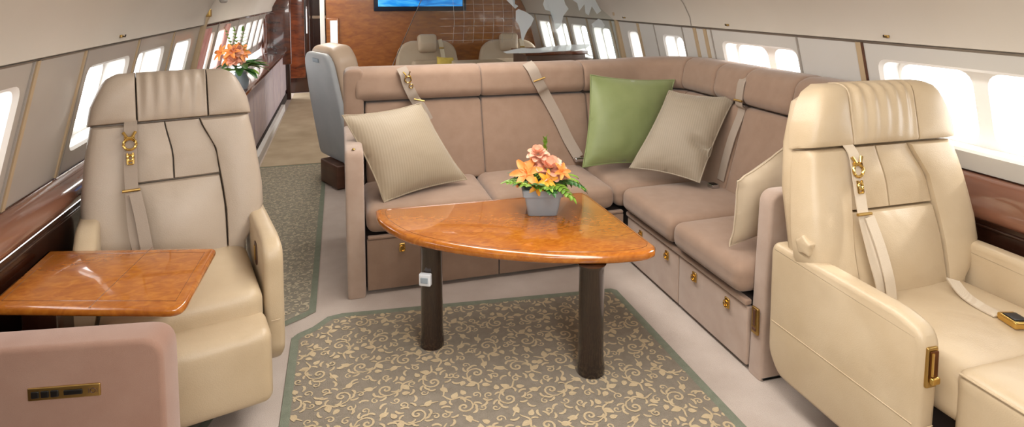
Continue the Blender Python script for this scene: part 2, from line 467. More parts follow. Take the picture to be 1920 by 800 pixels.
# ================================================================ CARPETS
def stroke(mb, pts, w, z, mi):
    pts = [Vector(p) for p in pts]; m = len(pts); rows = []
    for i, p in enumerate(pts):
        t = (pts[min(i + 1, m - 1)] - pts[max(i - 1, 0)]).normalized(); n = Vector((-t.y, t.x))
        k = i / (m - 1); ww = w * (.35 + .65 * math.sin(PI * min(1, max(0, .12 + .8 * k))))
        rows.append([(p.x + n.x * ww, p.y + n.y * ww, z), (p.x - n.x * ww, p.y - n.y * ww, z)])
    mb.grid(rows, mi=mi)
def inside(poly, x, y):
    c = False; n = len(poly)
    for i in range(n):
        (x1, y1), (x2, y2) = poly[i], poly[(i + 1) % n]
        if (y1 > y) != (y2 > y) and x < (x2 - x1) * (y - y1) / (y2 - y1) + x1: c = not c
    return c
def scrolls(mb, poly, S, z, mi, dense=True):
    """vines with volutes, palmettes and curled leaves woven over the whole field"""
    xs = [p[0] for p in poly]; ys = [p[1] for p in poly]
    cnt = [0]
    def put(pts, w):
        r_ = []
        for p in pts:
            if inside(poly, p[0], p[1]): r_.append(p)
            elif len(r_) > 2: break
            else: r_ = []
        if len(r_) > 2:
            cnt[0] += 1
            stroke(mb, r_, w, z + (cnt[0] % 97) * .000012, mi)
    ni = int((max(xs) - min(xs)) / S) + 2; nj = int((max(ys) - min(ys)) / S) + 2
    for i in range(ni):
        for j in range(nj):
            ox = min(xs) + i * S + (S / 2 if j % 2 else 0); oy = min(ys) + j * S
            a0 = (i * 2.1 + j * 1.3 + .7 * math.sin(3 * i + 5 * j)) % (2 * PI); fl = 1 if (i + j) % 2 else -1
            def T(x, y):
                y *= fl; c, s_ = math.cos(a0), math.sin(a0)
                return (ox + S * (x * c - y * s_), oy + S * (x * s_ + y * c))
            def volute(cx, cy, R, ph, turns, w, d=1):
                n = int(turns * 12)
                put([T(cx + R * math.exp(-.22 * t) * math.cos(ph + d * t), cy + R * math.exp(-.22 * t) * math.sin(ph + d * t)) for t in [turns * 2 * PI * k / n for k in range(n + 1)]], S * w)
            def leaf(x, y, a, L, bend, w):
                put([T(x + L * t * math.cos(a + bend * t), y + L * t * math.sin(a + bend * t)) for t in (0, .2, .4, .6, .8, 1)], S * w)
            def palmette(x, y, a, L):
                for k in (-2, -1, 0, 1, 2):
                    leaf(x, y, a + k * .52, L * (1 - .12 * abs(k)), -.45 * k, .030)
            volute(-.02, .02, .25, 0, 1.6, .026)
            put([T(.23 + .05 * math.sin(k * .7), -.05 * k + .02) for k in range(12)], S * .026)
            put([T(-.27 - .02 * k, .04 + .045 * k + .03 * math.sin(k * .8)) for k in range(9)], S * .024)
            volute(.40, .20, .12, 2.2, 1.2, .020, -1); volute(-.30, -.32, .12, .6, 1.2, .020); volute(.02, .42, .10, 4, 1.1, .018, -1)
            palmette(.22, -.27, .2, .21); palmette(-.28, .16, 2.7, .20); palmette(.10, -.40, 3.9, .17)
            leaf(.22, -.12, 1.0, .17, 1.2, .028); leaf(.24, -.02, .2, .15, 1.0, .028); leaf(-.18, .24, 1.2, .18, -.9, .030); leaf(-.05, .27, .6, .17, -1, .028)
            leaf(-.20, -.18, 4.0, .18, .9, .030); leaf(-.26, -.05, 3.3, .17, .8, .028); leaf(.02, -.24, 4.9, .15, .9, .026); leaf(.13, .20, .9, .18, .8, .028); palmette(.38, -.05, 5.6, .16); leaf(-.42, -.12, 2.2, .2, 1.1, .03); leaf(.30, .38, 2.6, .2, -1, .03); leaf(-.12, -.45, .4, .2, .9, .03)
def carpet(name, poly, inner, S, mats, z, border):
    mb = MB()
    mb.prism(poly, z, .002, 'xy', 0, seg=1, mi=0)
    rows = [[(p[0], p[1], z + .0006) for p in poly], [(p[0], p[1], z + .0006) for p in inner]]
    if border: mb.grid(rows, closeu=True, mi=1)
    scrolls(mb, inner, S, z + .0010, 2)
    return mb.build(name, mats, smooth=False)
rug = [(-.25, -.6), (1.425, -.6), (1.425, 2.90), (1.40, 2.925), (-.02, 3.06), (-.09, 3.045), (-.16, 2.965), (-.225, 2.925), (-.25, 2.89)]
rin = [(-.215, -.57), (1.387, -.57), (1.387, 2.875), (1.375, 2.89), (-.02, 3.022), (-.07, 3.01), (-.14, 2.93), (-.20, 2.89), (-.215, 2.87)]
o = carpet('area_rug', rug, rin, .185, [MT['rug'], MT['rug_border'], MT['rug_tan']], .006, True)
tag(o, 'large scroll patterned rug with a grey green border under the coffee table', 'rug')
run = [(-.80, 2.0), (-.60, 2.02), (-.44, 2.6), (-.38, 2.90), (-.30, 3.01), (-.20, 3.075), (-.149, 3.12), (-.149, 6.0), (-.78, 6.0), (-.80, 5.9)]
rni = [(-.775, 2.04), (-.62, 2.06), (-.47, 2.63), (-.41, 2.92), (-.325, 3.04), (-.22, 3.11), (-.182, 3.14), (-.182, 5.97), (-.76, 5.97), (-.775, 5.87)]
o = carpet('aisle_runner', run, rni, .14, [MT['runner'], MT['rug_border'], MT['runner_tan']], .005, True)
tag(o, 'narrow scroll patterned runner carpet in the aisle left of the sofa', 'rug')
mb = MB(); mb.prism([(-.755, 6.02), (-.14, 6.02), (-.215, 10.6), (-.755, 10.6)], .005, .001, 'xy', 0, seg=1)
tag(mb.build('aisle_carpet', MT['carpet_far'], smooth=False), 'plain beige carpet along the far end of the aisle', 'carpet')

# ================================================================ UPHOLSTERY HELPERS
def cosp(n):
    c = [.5 - .5 * math.cos(PI * i / n) for i in range(n + 1)]
    return [.35 * x + .65 * (.5 - .5 * math.cos(PI * x)) for x in c]
def pad(mb, L, R, z0, z1, th, puff, M=None, nu=16, nv=14, e=(130, 130, 130, 130), base=0, sag=0, mi=0):
    """upholstered pad facing -y; L(v), R(v) are its side edges (x) at height fraction v"""
    front = []; back = []
    for v in cosp(nv):
        rf = []; rb = []
        for u in cosp(nu):
            x = L(v) + (R(v) - L(v)) * u; z = z0 + (z1 - z0) * v
            a = abs(2 * u - 1); b = abs(2 * v - 1)
            eu = e[0] if u < .5 else e[1]; ev = e[2] if v < .5 else e[3]
            fall = (max(0, 1 - a ** eu) ** .5) * (max(0, 1 - b ** ev) ** .5)
            d = th * fall + puff * (1 - a * a) * (1 - b * b)
            if sag: z += sag * (1 - a * a) * (1 - v)
            rf.append((x, base - d, z)); rb.append((x, base, z))
        front.append(rf); back.append(rb)
    s = MB()
    s.grid(front); s.grid(back, flip=True)
    n = nu + 1; m = nv + 1; o = n * m
    def fs(i, j): return i * n + j
    for j in range(nu):
        s.f.append((fs(0, j), fs(0, j + 1), o + fs(0, j + 1), o + fs(0, j))); s.mi.append(0)
        s.f.append((fs(m - 1, j), fs(m - 1, j + 1), o + fs(m - 1, j + 1), o + fs(m - 1, j))); s.mi.append(0)
    for i in range(nv):
        s.f.append((fs(i, 0), fs(i + 1, 0), o + fs(i + 1, 0), o + fs(i, 0))); s.mi.append(0)
        s.f.append((fs(i, n - 1), fs(i + 1, n - 1), o + fs(i + 1, n - 1), o + fs(i, n - 1))); s.mi.append(0)
    if M: s.xf(M)
    mb.add(s.v, s.f, mi)
    return mb
def lerp_tab(T):
    def f(v):
        for (a, x), (b, y) in zip(T, T[1:]):
            if v <= b:
                t = (v - a) / (b - a); t = t * t * (3 - 2 * t) * .5 + t * .5
                return x + (y - x) * t
        return T[-1][1]
    return f
def ring(mb, c, r, t, axis='y', n=16, sx=1, M=None):
    pts = []
    for k in range(n):
        a = 2 * PI * k / n; u, w = r * math.cos(a) * sx, r * math.sin(a)
        p = Vector((u, 0, w)) if axis == 'y' else (Vector((0, u, w)) if axis == 'x' else Vector((u, w, 0)))
        p = p + Vector(c)
        pts.append(M @ p if M else p)
    mb.tube(pts, t, 6, closed=True)
    return mb

# ================================================================ RECLINERS
def recliner(label, loc, rz, lm, bm_, W=.37, arm_z=.64, seat_z=.52, top=1.285, rec=11, seat_w=None, lap_belt=False, gold_latch=False, slot=False, k=1.0, hz=1.0, sk=0, knob=False, group='cream leather recliners', arm_drop=0, WB=None, leg=(.70, .44), HB=1.07, arm_back=.12):
    t = thing('recliner', label, 'chair', loc, rz, group)
    ai = W - .075                                  # inner face of the arms
    BZ = .44; wb = WB or W
    # local frame of the backrest: leans away from the seat
    MBK = Matrix.Translation((0, 0, BZ)) @ Matrix.Rotation(math.radians(-rec), 4, 'X') @ Matrix.Translation((0, 0, -BZ))
    w = wb; ai_ = min(ai, wb)
    # silhouettes: half width over height (z)
    wide = lambda z: lerp_tab([(0, ai_ - .012), (.16, ai_ - .012), (.26, w * .985), (.50, w * .985), (.80, w * .93), (1, w * .87)])((z - BZ) / (HB - BZ))
    f = lambda v: wide(BZ + (HB - BZ) * v)
    # shell behind the pads
    pts = [(ai_ - .03, BZ - .06), (ai_ - .03, BZ + .1), (w * .93, BZ + .2), (w * .93, .9), (w * .86, HB + .03), (w * .72, top - .06), (w * .5, top - .02)]
    mb = MB(); mb.prism(pts + [(-x, z) for x, z in reversed(pts)], .09, .03, 'xz', .0); mb.xf(MBK)
    back = mb.build('backrest', lm, t)
    ci = lerp_tab([(0, -w * .47), (.35, -w * .5), (1, -w * .42)])          # centre panel edges
    cr = lerp_tab([(0, w * .53), (.35, w * .53), (.75, w * .46), (1, w * .28)])
    g = .0015
    mb = MB(); pad(mb, lambda v: -f(v), lambda v: ci(v) - g, BZ, HB - g, .085, .02, MBK, base=.02, e=(7, 130, 12, 150)); mb.build('side_bolster', lm, back)
    mb = MB(); pad(mb, lambda v: cr(v) + g, lambda v: f(v), BZ, HB - g, .085, .02, MBK, base=.02, e=(130, 7, 12, 150)); mb.build('side_bolster', lm, back)
    zc = BZ + (HB - BZ) * .60
    fc = lambda v: v * .60
    mb = MB(); pad(mb, lambda v: ci(fc(v)), lambda v: cr(fc(v)), BZ, zc - g, .075, .045, MBK, base=.02); mb.build('lumbar_cushion', lm, back)
    fu = lambda v: .60 + v * .40
    xm = lambda v: (ci(fu(v)) + cr(fu(v))) / 2 - .01
    mb = MB(); pad(mb, lambda v: ci(fu(v)), lambda v: xm(v) - .001, zc + g, HB - g, .07, .008, MBK, base=.02)
    pad(mb, lambda v: xm(v) + .001, lambda v: cr(fu(v)), zc + g, HB - g, .07, .008, MBK, base=.02)
    mb.build('upper_cushion', lm, back)
    # headrest: two wings and a gathered middle
    hwid = lambda v: lerp_tab([(0, w * .90), (.3, w * .875), (.70, w * .78), (.88, w * .70), (1, w * .58)])(v)
    c1, c2 = -w * .38, w * .38
    mb = MB(); pad(mb, lambda v: -hwid(v), lambda v: c1 - g, HB + g, top, .095, .018, MBK, base=.022, e=(6, 130, 60, 7)); mb.build('headrest_wing', lm, back)
    mb = MB(); pad(mb, lambda v: c2 + g, lambda v: hwid(v), HB + g, top, .095, .018, MBK, base=.022, e=(130, 6, 60, 7)); mb.build('headrest_wing', lm, back)
    mb = MB(); pad(mb, lambda v: c1, lambda v: c2, HB + g, top + .002, .095, .018, MBK, base=.022, nu=64, e=(130, 130, 60, 7))
    for i, p in enumerate(mb.v):                                            # gathers
        q = MBK.inverted() @ p
        if q.y < .02:
            ph = q.x / w * 48 + 1.3 * math.sin(q.z * 9)
            q.y += .0055 * math.sin(ph) * max(0, (q.z - HB) / (top - HB)) ** .6
        mb.v[i] = MBK @ q
    mb.build('headrest_cushion', lm, back)
    # seat and leg rest
    sw = ai - .012
    mb = MB(); mb.rbox((0, -.25, seat_z - .08), (sw * 2, .56, .16), .05, puff=(0, 0, .018), seg=4, div=8); mb.build('seat_cushion', bm_, t)
    mb = MB(); ly, lz = leg; mb.rbox((0, -(ly + .48) / 2, lz - .135), (sw * 2 + .012, ly - .48, .27), .035, puff=(0, .010, .008), seg=4, div=8); lr = mb.build('leg_rest', bm_, t)
    mb = MB(); mb.tube([(-sw - .006, -.50, lz - .012), (-sw - .006, -ly + .04, lz - .014), (-sw - .006, -ly + .014, lz - .05), (-sw - .006, -ly + .014, lz - .27)], .004); mb.build('piping', lm, lr)
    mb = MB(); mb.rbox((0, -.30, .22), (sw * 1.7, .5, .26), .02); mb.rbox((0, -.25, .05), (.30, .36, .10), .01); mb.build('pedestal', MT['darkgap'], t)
    # armrests with rounded upper edge
    for s in (-1, 1):
        zb, zf = (arm_z, arm_z) if s > 0 or not arm_drop else (arm_z + .07, arm_z - arm_drop)
        prf = [(-.44, .20), (-.36, .125), (arm_back - .06, .125), (arm_back, .20), (arm_back, zb - .03), (arm_back - .02, zb), (-.10, zb + .002), (-.36, zf + .0), (-.43, zf - .02), (-.45, zf - .06)]
        pr = roundpoly(prf, .035, 3)
        mb = MB(); mb.prism(pr, .075, .022, 'yz', (ai if s > 0 else -W)); arm = mb.build('armrest', bm_, t)
        xo = s * (W + .0005)
        mb = MB(); mb.tube([(xo, -.428, .335), (xo, -.2, .335), (xo, arm_back - .024, .335)], .0017, 6)
        mb.tube([(xo - s * .022, -.4505, .335), (xo - s * .054, -.4505, .335)], .0017, 6); mb.build('seam_piping', bm_, arm)
        if gold_latch:
            mb = MB(); xc = s * (W - .036)
            mb.rbox((xc, -.449, arm_z - .13), (.042, .012, .125), .008)
            q = mb.build('latch_plate', MT['gold_dull'], arm)
            mb = MB(); mb.rbox((xc, -.458, arm_z - .12), (.030, .006, .085), .003); mb.build('latch_recess', mat('amber shadow', '#5e3208', rough=.3, metal=.6), q)
            mb = MB(); mb.rbox((xc, -.463, arm_z - .165), (.032, .014, .022), .006); mb.tube([(xc - .01, -.462, arm_z - .15), (xc - .01, -.462, arm_z - .08)], .004); mb.build('latch_lever', MT['gold'], q)
        if slot and s > 0:
            mb = MB(); mb.prism(roundpoly([(-.28, arm_z - .155), (-.21, arm_z - .155), (-.21, arm_z - .06), (-.28, arm_z - .06)], .03), .004, .001, 'yz', ai - .004)
            q = mb.build('control_plate', MT['pedestal'], arm)
            mb = MB(); mb.rbox((ai - .006, -.245, arm_z - .105), (.006, .02, .06), .003); mb.build('button', MT['gold_dull'], q)
    if knob:
        mb = MB()
        st = []
        for i in range(10):
            a = 2 * PI * i / 10 + .2; r_ = .042 if i % 2 == 0 else .028
            st.append((.02 + r_ * math.cos(a), .70 + r_ * math.sin(a)))
        mb.prism(roundpoly(st, .01, 2), .03, .008, 'yz', -W - .012); mb.build('recline_knob', bm_, back)
    # shoulder belt with a polished buckle
    wm = MT['belt_pale'] if gold_latch else MT['belt']
    bx = -w * .46
    def B(x, y_, z): return MBK @ Vector((x, y_, z))
    mb = MB(); path = [B(bx + .005, -.065, HB + .01), B(bx + .004, -.092, HB - .03), B(bx, -.10, .93), B(bx, -.105, .80), B(bx + .005, -.12, .66), B(bx + .02, -.125, .55), B(bx + .04, -.10, .47)]
    mb.ribbon(catmull(path, 5), .046, (1, 0, 0), .004); belt = mb.build('seat_belt', wm, t)
    mb = MB()
    for (zz, r_, sx) in ((HB - .085, .022, 1), (HB - .14, .012, .8)):
        ring(mb, (bx, -.108, zz), r_, .0055, 'y', sx=sx, M=MBK)
    for s in (-1, 1):
        mb.tube([B(bx + s * .022, -.108, HB - .035), B(bx + s * .010, -.112, HB - .055), B(bx + s * .018, -.108, HB - .075)], .006)
    mb.tube([B(bx - .018, -.108, HB - .06), B(bx + .018, -.108, HB - .06)], .006)
    mb.tube([B(bx - .010, -.108, HB - .165), B(bx + .010, -.108, HB - .165)], .004)
    mb.tube([B(bx - .010, -.108, HB - .12), B(bx - .010, -.108, HB - .165)], .004); mb.tube([B(bx + .010, -.108, HB - .12), B(bx + .010, -.108, HB - .165)], .004)
    mb.build('buckle', MT['gold'], belt)
    mb = MB(); mb.tube([B(bx - .032, -.112, .80), B(bx + .03, -.112, .80)], .006); mb.build('belt_adjuster', MT['gold_dull'], belt)
    # tail strap that hangs beside it down to the seat
    mb = MB(); mb.ribbon(catmull([B(bx + .012, -.12, .79), B(bx + .03, -.135, .68), B(bx + .045, -.14, .56), B(bx + .06, -.12, .46)], 5), .042, (1, 0, 0), .004); mb.build('tail_strap', wm, belt)
    if lap_belt:
        mb = MB(); z0 = seat_z + .022
        mb.ribbon(catmull([(.165, -.10, z0 + .02), (.13, -.17, z0 + .004), (.11, -.24, z0), (.105, -.31, z0)], 5), .048, (1, .4, 0), .005); lb = mb.build('lap_belt', MT['belt_pale'], t)
        mb = MB(); mb.rbox((.105, -.355, z0 + .008), (.058, .075, .024), .006, rot=Matrix.Rotation(-.25, 3, 'Z')); q = mb.build('buckle', MT['gold'], lb)
        mb = MB(); mb.rbox((.105, -.358, z0 + .021), (.045, .05, .006), .002, rot=Matrix.Rotation(-.25, 3, 'Z')); mb.build('buckle_lid', MT['black'], q)
    return t
recliner('grey cream leather recliner by the left windows, behind the small square table', (-.678, 2.79, .0085), math.radians(14.5), MT['leather'], MT['leather_warm'], W=.347, WB=.348, arm_z=.645, seat_z=.505, leg=(.67, .415), slot=True, arm_drop=.03)
recliner('pale cream leather recliner by the right windows, nearest the camera', (2.01, 1.735, .0), math.radians(0), MT['leather_warm'], MT['leather_warm'],
         W=.40, WB=.415, arm_z=.65, seat_z=.51, top=1.285, HB=1.04, rec=12, arm_back=.20, leg=(.76, .535), lap_belt=True, gold_latch=True, knob=True)

# ================================================================ L-SHAPED SOFA
sofa = thing('corner_sofa', 'L shaped taupe suede corner sofa along the aisle and right wall', 'sofa', (0, 0, 0))
SU = MT['suede']; SL = MT['suede_light']
def path_L(inset):
    """plan line parallel to the back of the sofa: long run, rounded corner, right run"""
    yb = 4.06 - inset; xb = 2.47 - inset; R = max(.05, .50 - inset); out = []
    def at(s):                     # s in metres of the outer line
        L1 = 2.47 - .50 - .02; A = .50 * PI / 2
        if s <= L1: return Vector((.02 + s, yb)), Vector((0, -1))
        if s <= L1 + A:
            a = (s - L1) / .50
            return Vector((1.97 + R * math.sin(a), 3.56 + R * math.cos(a))), Vector((-math.sin(a), -math.cos(a)))
        return Vector((xb, 3.56 - (s - L1 - A))), Vector((-1, 0))
    return at
at0 = path_L(0)
def sweep(s0, s1, sect, n=14, er=.02, x0clip=None):
    """upholstered length of a rounded section (inset, z) between s0 and s1 along the back line"""
    cx = sum(p[0] for p in sect) / len(sect); cz = sum(p[1] for p in sect) / len(sect)
    st = [(s0 + .001, .86), (s0 + er * .12, .93), (s0 + er * .45, .985), (s0 + er, 1)] + [(s0 + er + (s1 - s0 - 2 * er) * i / n, 1) for i in range(1, n)] + [(s1 - er, 1), (s1 - er * .45, .985), (s1 - er * .12, .93), (s1 - .001, .86)]
    rows = []
    for s, k in st:
        row = []
        for (d, z) in sect:
            dd = cx + (d - cx) * (k if d > cx else 1); zz = cz + (z - cz) * k
            p, _ = path_L(dd)(s); q_ = min(1, max(0, (s - 1.7) / 1.1)); row.append((p.x, p.y, zz + .035 * q_ * q_ * (3 - 2 * q_) * max(0, (zz - .44) / .7)))
        rows.append(row)
    mb = MB(); mb.grid(rows, closeu=True)
    m = len(sect)
    mb.f.append(tuple(range(m - 1, -1, -1))); mb.mi.append(0)
    mb.f.append(tuple(range(len(mb.v) - m, len(mb.v)))); mb.mi.append(0)
    return mb
L1 = 1.95; AC = .785
roll = [tuple(p) for p in roundpoly([(.0, .955), (.20, .945), (.235, .99), (.205, 1.125), (.14, 1.155), (.0, 1.15)], [.02, .03, .06, .07, .05, .04], 5)]
bc = [tuple(p) for p in roundpoly([(.02, .44), (.335, .44), (.20, .935), (.02, .935)], [.01, .03, .03, .01], 4)]
cuts = [.065, .87, 1.60, L1 + AC - .10, L1 + AC + .30, L1 + AC + .58, L1 + AC + .98, L1 + AC + 1.40]
for a, b in zip(cuts, cuts[1:]):
    mb = sweep(a, b, roll, n=18 if b - a > .9 else 8, er=.035 if a > .2 else .02); mb.build('headrest_roll', SU, sofa)
for a, b in zip([.12, .87, 1.62, L1 + AC - .08, L1 + AC + .58], [.87, 1.62, L1 + AC - .08, L1 + AC + .58, L1 + AC + 1.36]):
    mb = sweep(a, b, bc, n=16 if b - a > .9 else 8, er=.02); mb.build('back_cushion', SU, sofa)
# shell behind the back, running down to the floor, and the bolster that closes its left end
mb = MB()
rows = []
for i in range(41):
    s = .02 + (L1 + AC + 1.36) * i / 40
    rows.append([tuple(path_L(d)(s)[0]) + (z,) for d, z in ((-.03, .02), (-.03, 1.08), (.02, 1.08), (.02, .02))])
mb.grid(rows, closeu=True); mb.f.append((0, 1, 2, 3)); mb.mi.append(0); n_ = len(mb.v); mb.f.append((n_ - 1, n_ - 2, n_ - 3, n_ - 4)); mb.mi.append(0)
mb.build('back_shell', SL, sofa)
def yz_r(pts, r): return roundpoly(pts, r, 6)
mb = MB(); mb.prism([tuple(p) for p in roundpoly([(.012, .0), (.135, .0), (.135, 1.152), (.012, 1.152)], [.004, .004, .035, .11], 8)], .216, .022, 'xz', 3.846, seg=4); mb.build('end_bolster', SU, sofa)
# end panels
mb = MB(); mb.prism(yz_r([(3.20, .0), (3.90, .0), (3.90, .80), (3.20, .80)], [.004, .004, .03, .05]), .095, .016, 'yz', .010); mb.build('end_panel', SL, sofa)
mb = MB(); mb.prism(yz_r([(1.655, .0), (2.415, .0), (2.44, .80), (1.685, .80)], [.004, .004, .03, .06]), .085, .014, 'xz', 2.02); ep = mb.build('end_panel', SL, sofa)
mb = MB(); mb.rbox((1.655, 2.062, .245), (.012, .040, .115), .004); lp = mb.build('recess_plate', MT['gold_dull'], ep)
mb = MB(); mb.rbox((1.648, 2.062, .26), (.006, .012, .07), .002); mb.rbox((1.648, 2.062, .21), (.006, .022, .014), .002); mb.build('lock_slot', MT['pedestal'], lp)
mb = MB(); mb.lathe([(.006, 0), (.01, .003), (.006, .008)], (.055, 3.23, .80)); mb.build('button_stud', MT['gold_dull'], sofa)
# base with drawer fronts
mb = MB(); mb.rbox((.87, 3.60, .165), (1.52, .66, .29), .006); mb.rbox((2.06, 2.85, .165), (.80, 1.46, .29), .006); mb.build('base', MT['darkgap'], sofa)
def gold_pull(p, axis, par):
    mb = MB()
    if axis == 'y': mb.rbox((p[0], p[1] - .004, p[2]), (.032, .008, .048), .004)
    else: mb.rbox((p[0] - .004, p[1], p[2]), (.008, .032, .048), .004)
    ring(mb, (p[0] - (.012 if axis == 'x' else 0), p[1] - (.012 if axis == 'y' else 0), p[2] - .004), .015, .0035, axis)
    mb.build('drawer_pull', MT['gold'], par)
for x0, x1 in ((.115, .845), (.851, 1.625)):
    mb = MB(); mb.rbox(((x0 + x1) / 2, 3.245, .16), (x1 - x0, .03, .28), .006); d = mb.build('drawer_front', SU, sofa)
    gold_pull((.30 if x0 < .5 else 1.40, 3.228, .245), 'y', d)
for y0, y1, pulls in ((2.655, 3.225, (3.05, 2.76)), (2.108, 2.649, (2.50, 2.24))):
    mb = MB(); mb.rbox((1.665, (y0 + y1) / 2, .15), (.03, y1 - y0, .26), .006); d = mb.build('drawer_front', SL, sofa)
    for q in pulls: gold_pull((1.648, q, .235), 'x', d)
mb = MB(); mb.rbox((1.655, 2.667, .300), (.035, 1.12, .026), .008); mb.build('base_rail', SU, sofa)
mb = MB(); mb.rbox((.87, 3.238, .312), (1.50, .03, .016), .005); mb.build('base_rail', SU, sofa)
# seat cushions
def seat(x0, x1, y0, y1, z0=.33, z1=.465, r=.05, p=.018):
    mb = MB(); mb.rbox(((x0 + x1) / 2, (y0 + y1) / 2, (z0 + z1) / 2), (x1 - x0 - .004, y1 - y0 - .004, z1 - z0), r, puff=(0, .004, p), seg=4, div=8)
    return mb.build('seat_cushion', SU, sofa)
seat(.112, .83, 3.225, 3.80); seat(.83, 1.575, 3.225, 3.80); seat(1.575, 2.42, 3.235, 3.90)
seat(1.60, 2.44, 2.66, 3.232); seat(1.60, 2.44, 2.11, 2.66)
# belts on the sofa
def sofa_belt(path, w, side, buckle=None, adj=None):
    mb = MB(); mb.ribbon(catmull(path, 5), w, side, .004); b = mb.build('seat_belt', MT['belt'], sofa)
    if buckle:
        mb = MB(); c = Vector(buckle)
        ring(mb, c, .020, .005, 'y'); ring(mb, c + Vector((.018, -.004, -.042)), .012, .004, 'y')
        for s in (-1, 1): mb.tube([c + Vector((s * .022 - .008, 0, .05)), c + Vector((s * .010 - .004, -.004, .03)), c + Vector((s * .016, 0, .018))], .005)
        mb.build('buckle', MT['gold'], b)
    if adj:
        mb = MB(); mb.tube(adj, .006); mb.build('belt_adjuster', MT['gold_dull'], b)
sofa_belt([(.37, 3.86, 1.155), (.385, 3.812, 1.12), (.40, 3.808, 1.06), (.43, 3.80, .99), (.455, 3.815, .945), (.49, 3.80, .90), (.53, 3.79, .82)], .062, (1, 0, .3), (.405, 3.795, 1.085), [(.44, 3.79, .96), (.505, 3.785, .945)])
sofa_belt([(1.215, 3.88, 1.158), (1.235, 3.822, 1.12), (1.265, 3.808, 1.05), (1.30, 3.806, .985), (1.33, 3.828, .94), (1.41, 3.79, .78), (1.47, 3.755, .64), (1.53, 3.715, .525)], .072, (1, 0, .35), None, [(1.235, 3.797, 1.04), (1.315, 3.794, 1.065)])
mb = MB(); mb.rbox((1.535, 3.695, .515), (.085, .03, .03), .008); mb.build('belt_buckle', MT['chrome'], sofa)
sofa_belt([(2.33, 2.99, 1.16), (2.258, 2.99, 1.12), (2.238, 2.99, 1.04), (2.24, 2.995, .97), (2.262, 3.0, .93), (2.21, 3.01, .78), (2.175, 3.02, .64), (2.15, 3.025, .52)], .062, (0, 1, 0), None, [(2.228, 2.955, 1.0), (2.228, 3.025, 1.0)])
mb = MB(); mb.rbox((2.10, 3.02, .492), (.05, .055, .024), .005); q = mb.build('belt_buckle', MT['chrome'], sofa)
mb = MB(); mb.rbox((2.095, 3.018, .505), (.034, .04, .006), .002); mb.build('buckle_lid', MT['black'], q)

# ================================================================ PILLOWS
def pillow(name, label, cs, th, m, group='throw pillows on the sofa', pipe=None, crease=0):
    """cs: corners TL, TR, BR, BL in the room; the pillow bulges along its normal"""
    TL, TR, BR, BL = [Vector(c) for c in cs]
    C_ = (TL + TR + BR + BL) / 4
    ex = ((TR - TL) + (BR - BL)).normalized(); ey = ((TL - BL) + (TR - BR)); ey = (ey - ex * ey.dot(ex)).normalized(); nz = ex.cross(ey)
    F = Matrix((ex, ey, nz)).transposed().to_4x4(); F.translation = C_
    Fi = F.inverted(); q = [Fi @ c for c in (TL, TR, BR, BL)]
    N = 22; front = []; back = []; edge = []
    for i in range(N + 1):
        v = -1 + 2 * i / N; rf = []; rb = []
        for j in range(N + 1):
            u = -1 + 2 * j / N
            pu = u * (1 - .07 * (1 - v * v)); pv = v * (1 - .07 * (1 - u * u))
            a, b = (pu + 1) / 2, (pv + 1) / 2
            p = (q[3] * (1 - a) + q[2] * a) * (1 - b) + (q[0] * (1 - a) + q[1] * a) * b
            h = th * (max(0, 1 - u * u) ** .55) * (max(0, 1 - v * v) ** .55)
            if crease: h -= crease * math.exp(-((u - .75) ** 2) / .10) * math.exp(-((v + .25 + .25 * (u - .7)) ** 2) / .006)
            # soft folds radiating from the corners
            h += .006 * math.sin(9 * u * v + 3 * u) * (u * u * v * v)
            rf.append(p + Vector((0, 0, h))); rb.append(p - Vector((0, 0, h)))
        front.append(rf); back.append(rb)
    mb = MB(); mb.grid(front); mb.grid(back, flip=True)
    bm = bmesh.new(); vs = [bm.verts.new(p) for p in mb.v]
    for f in mb.f: bm.faces.new([vs[i] for i in f])
    bmesh.ops.remove_doubles(bm, verts=bm.verts, dist=1e-5); bm.verts.index_update()
    s = MB(); s.add([v.co.copy() for v in bm.verts], [[v.index for v in f.verts] for f in bm.faces]); bm.free()
    o = s.build(name, m, angle=180)
    o.matrix_world = F
    tag(o, label, 'pillow', group)
    loop = front[0][:-1] + [r[-1] for r in front[:-1]] + front[-1][::-1][:-1] + [r[0] for r in front[::-1][:-1]]
    p = MB(); p.tube(loop, .0045, 6, closed=True); p.build('piping', pipe or m, o)
    return o
pillow('throw_pillow', 'tan striped pillow leaning at the left end of the sofa', [(.0, 3.44, .945), (.47, 3.67, .955), (.715, 3.50, .505), (.215, 3.315, .475)], .10, MT['pillow_tan'])
pillow('throw_pillow', 'sage green pillow in the corner of the sofa', [(1.60, 3.70, 1.085), (2.215, 3.66, 1.035), (2.02, 3.50, .50), (1.47, 3.50, .52)], .085, MT['pillow_green'])
pillow('throw_pillow', 'grey beige striped pillow propped in front of the green one', [(2.031, 3.42, 1.0), (2.289, 3.10, 1.0), (1.993, 3.0, .525), (1.694, 3.30, .555)], .085, MT['pillow_grey'], crease=.055)
pillow('throw_pillow', 'pale beige pillow against the right end panel of the sofa, behind the recliner', [(1.655, 2.21, .80), (1.92, 2.20, .965), (2.09, 2.29, .55), (1.665, 2.26, .485)], .065, MT['pillow_pale'])

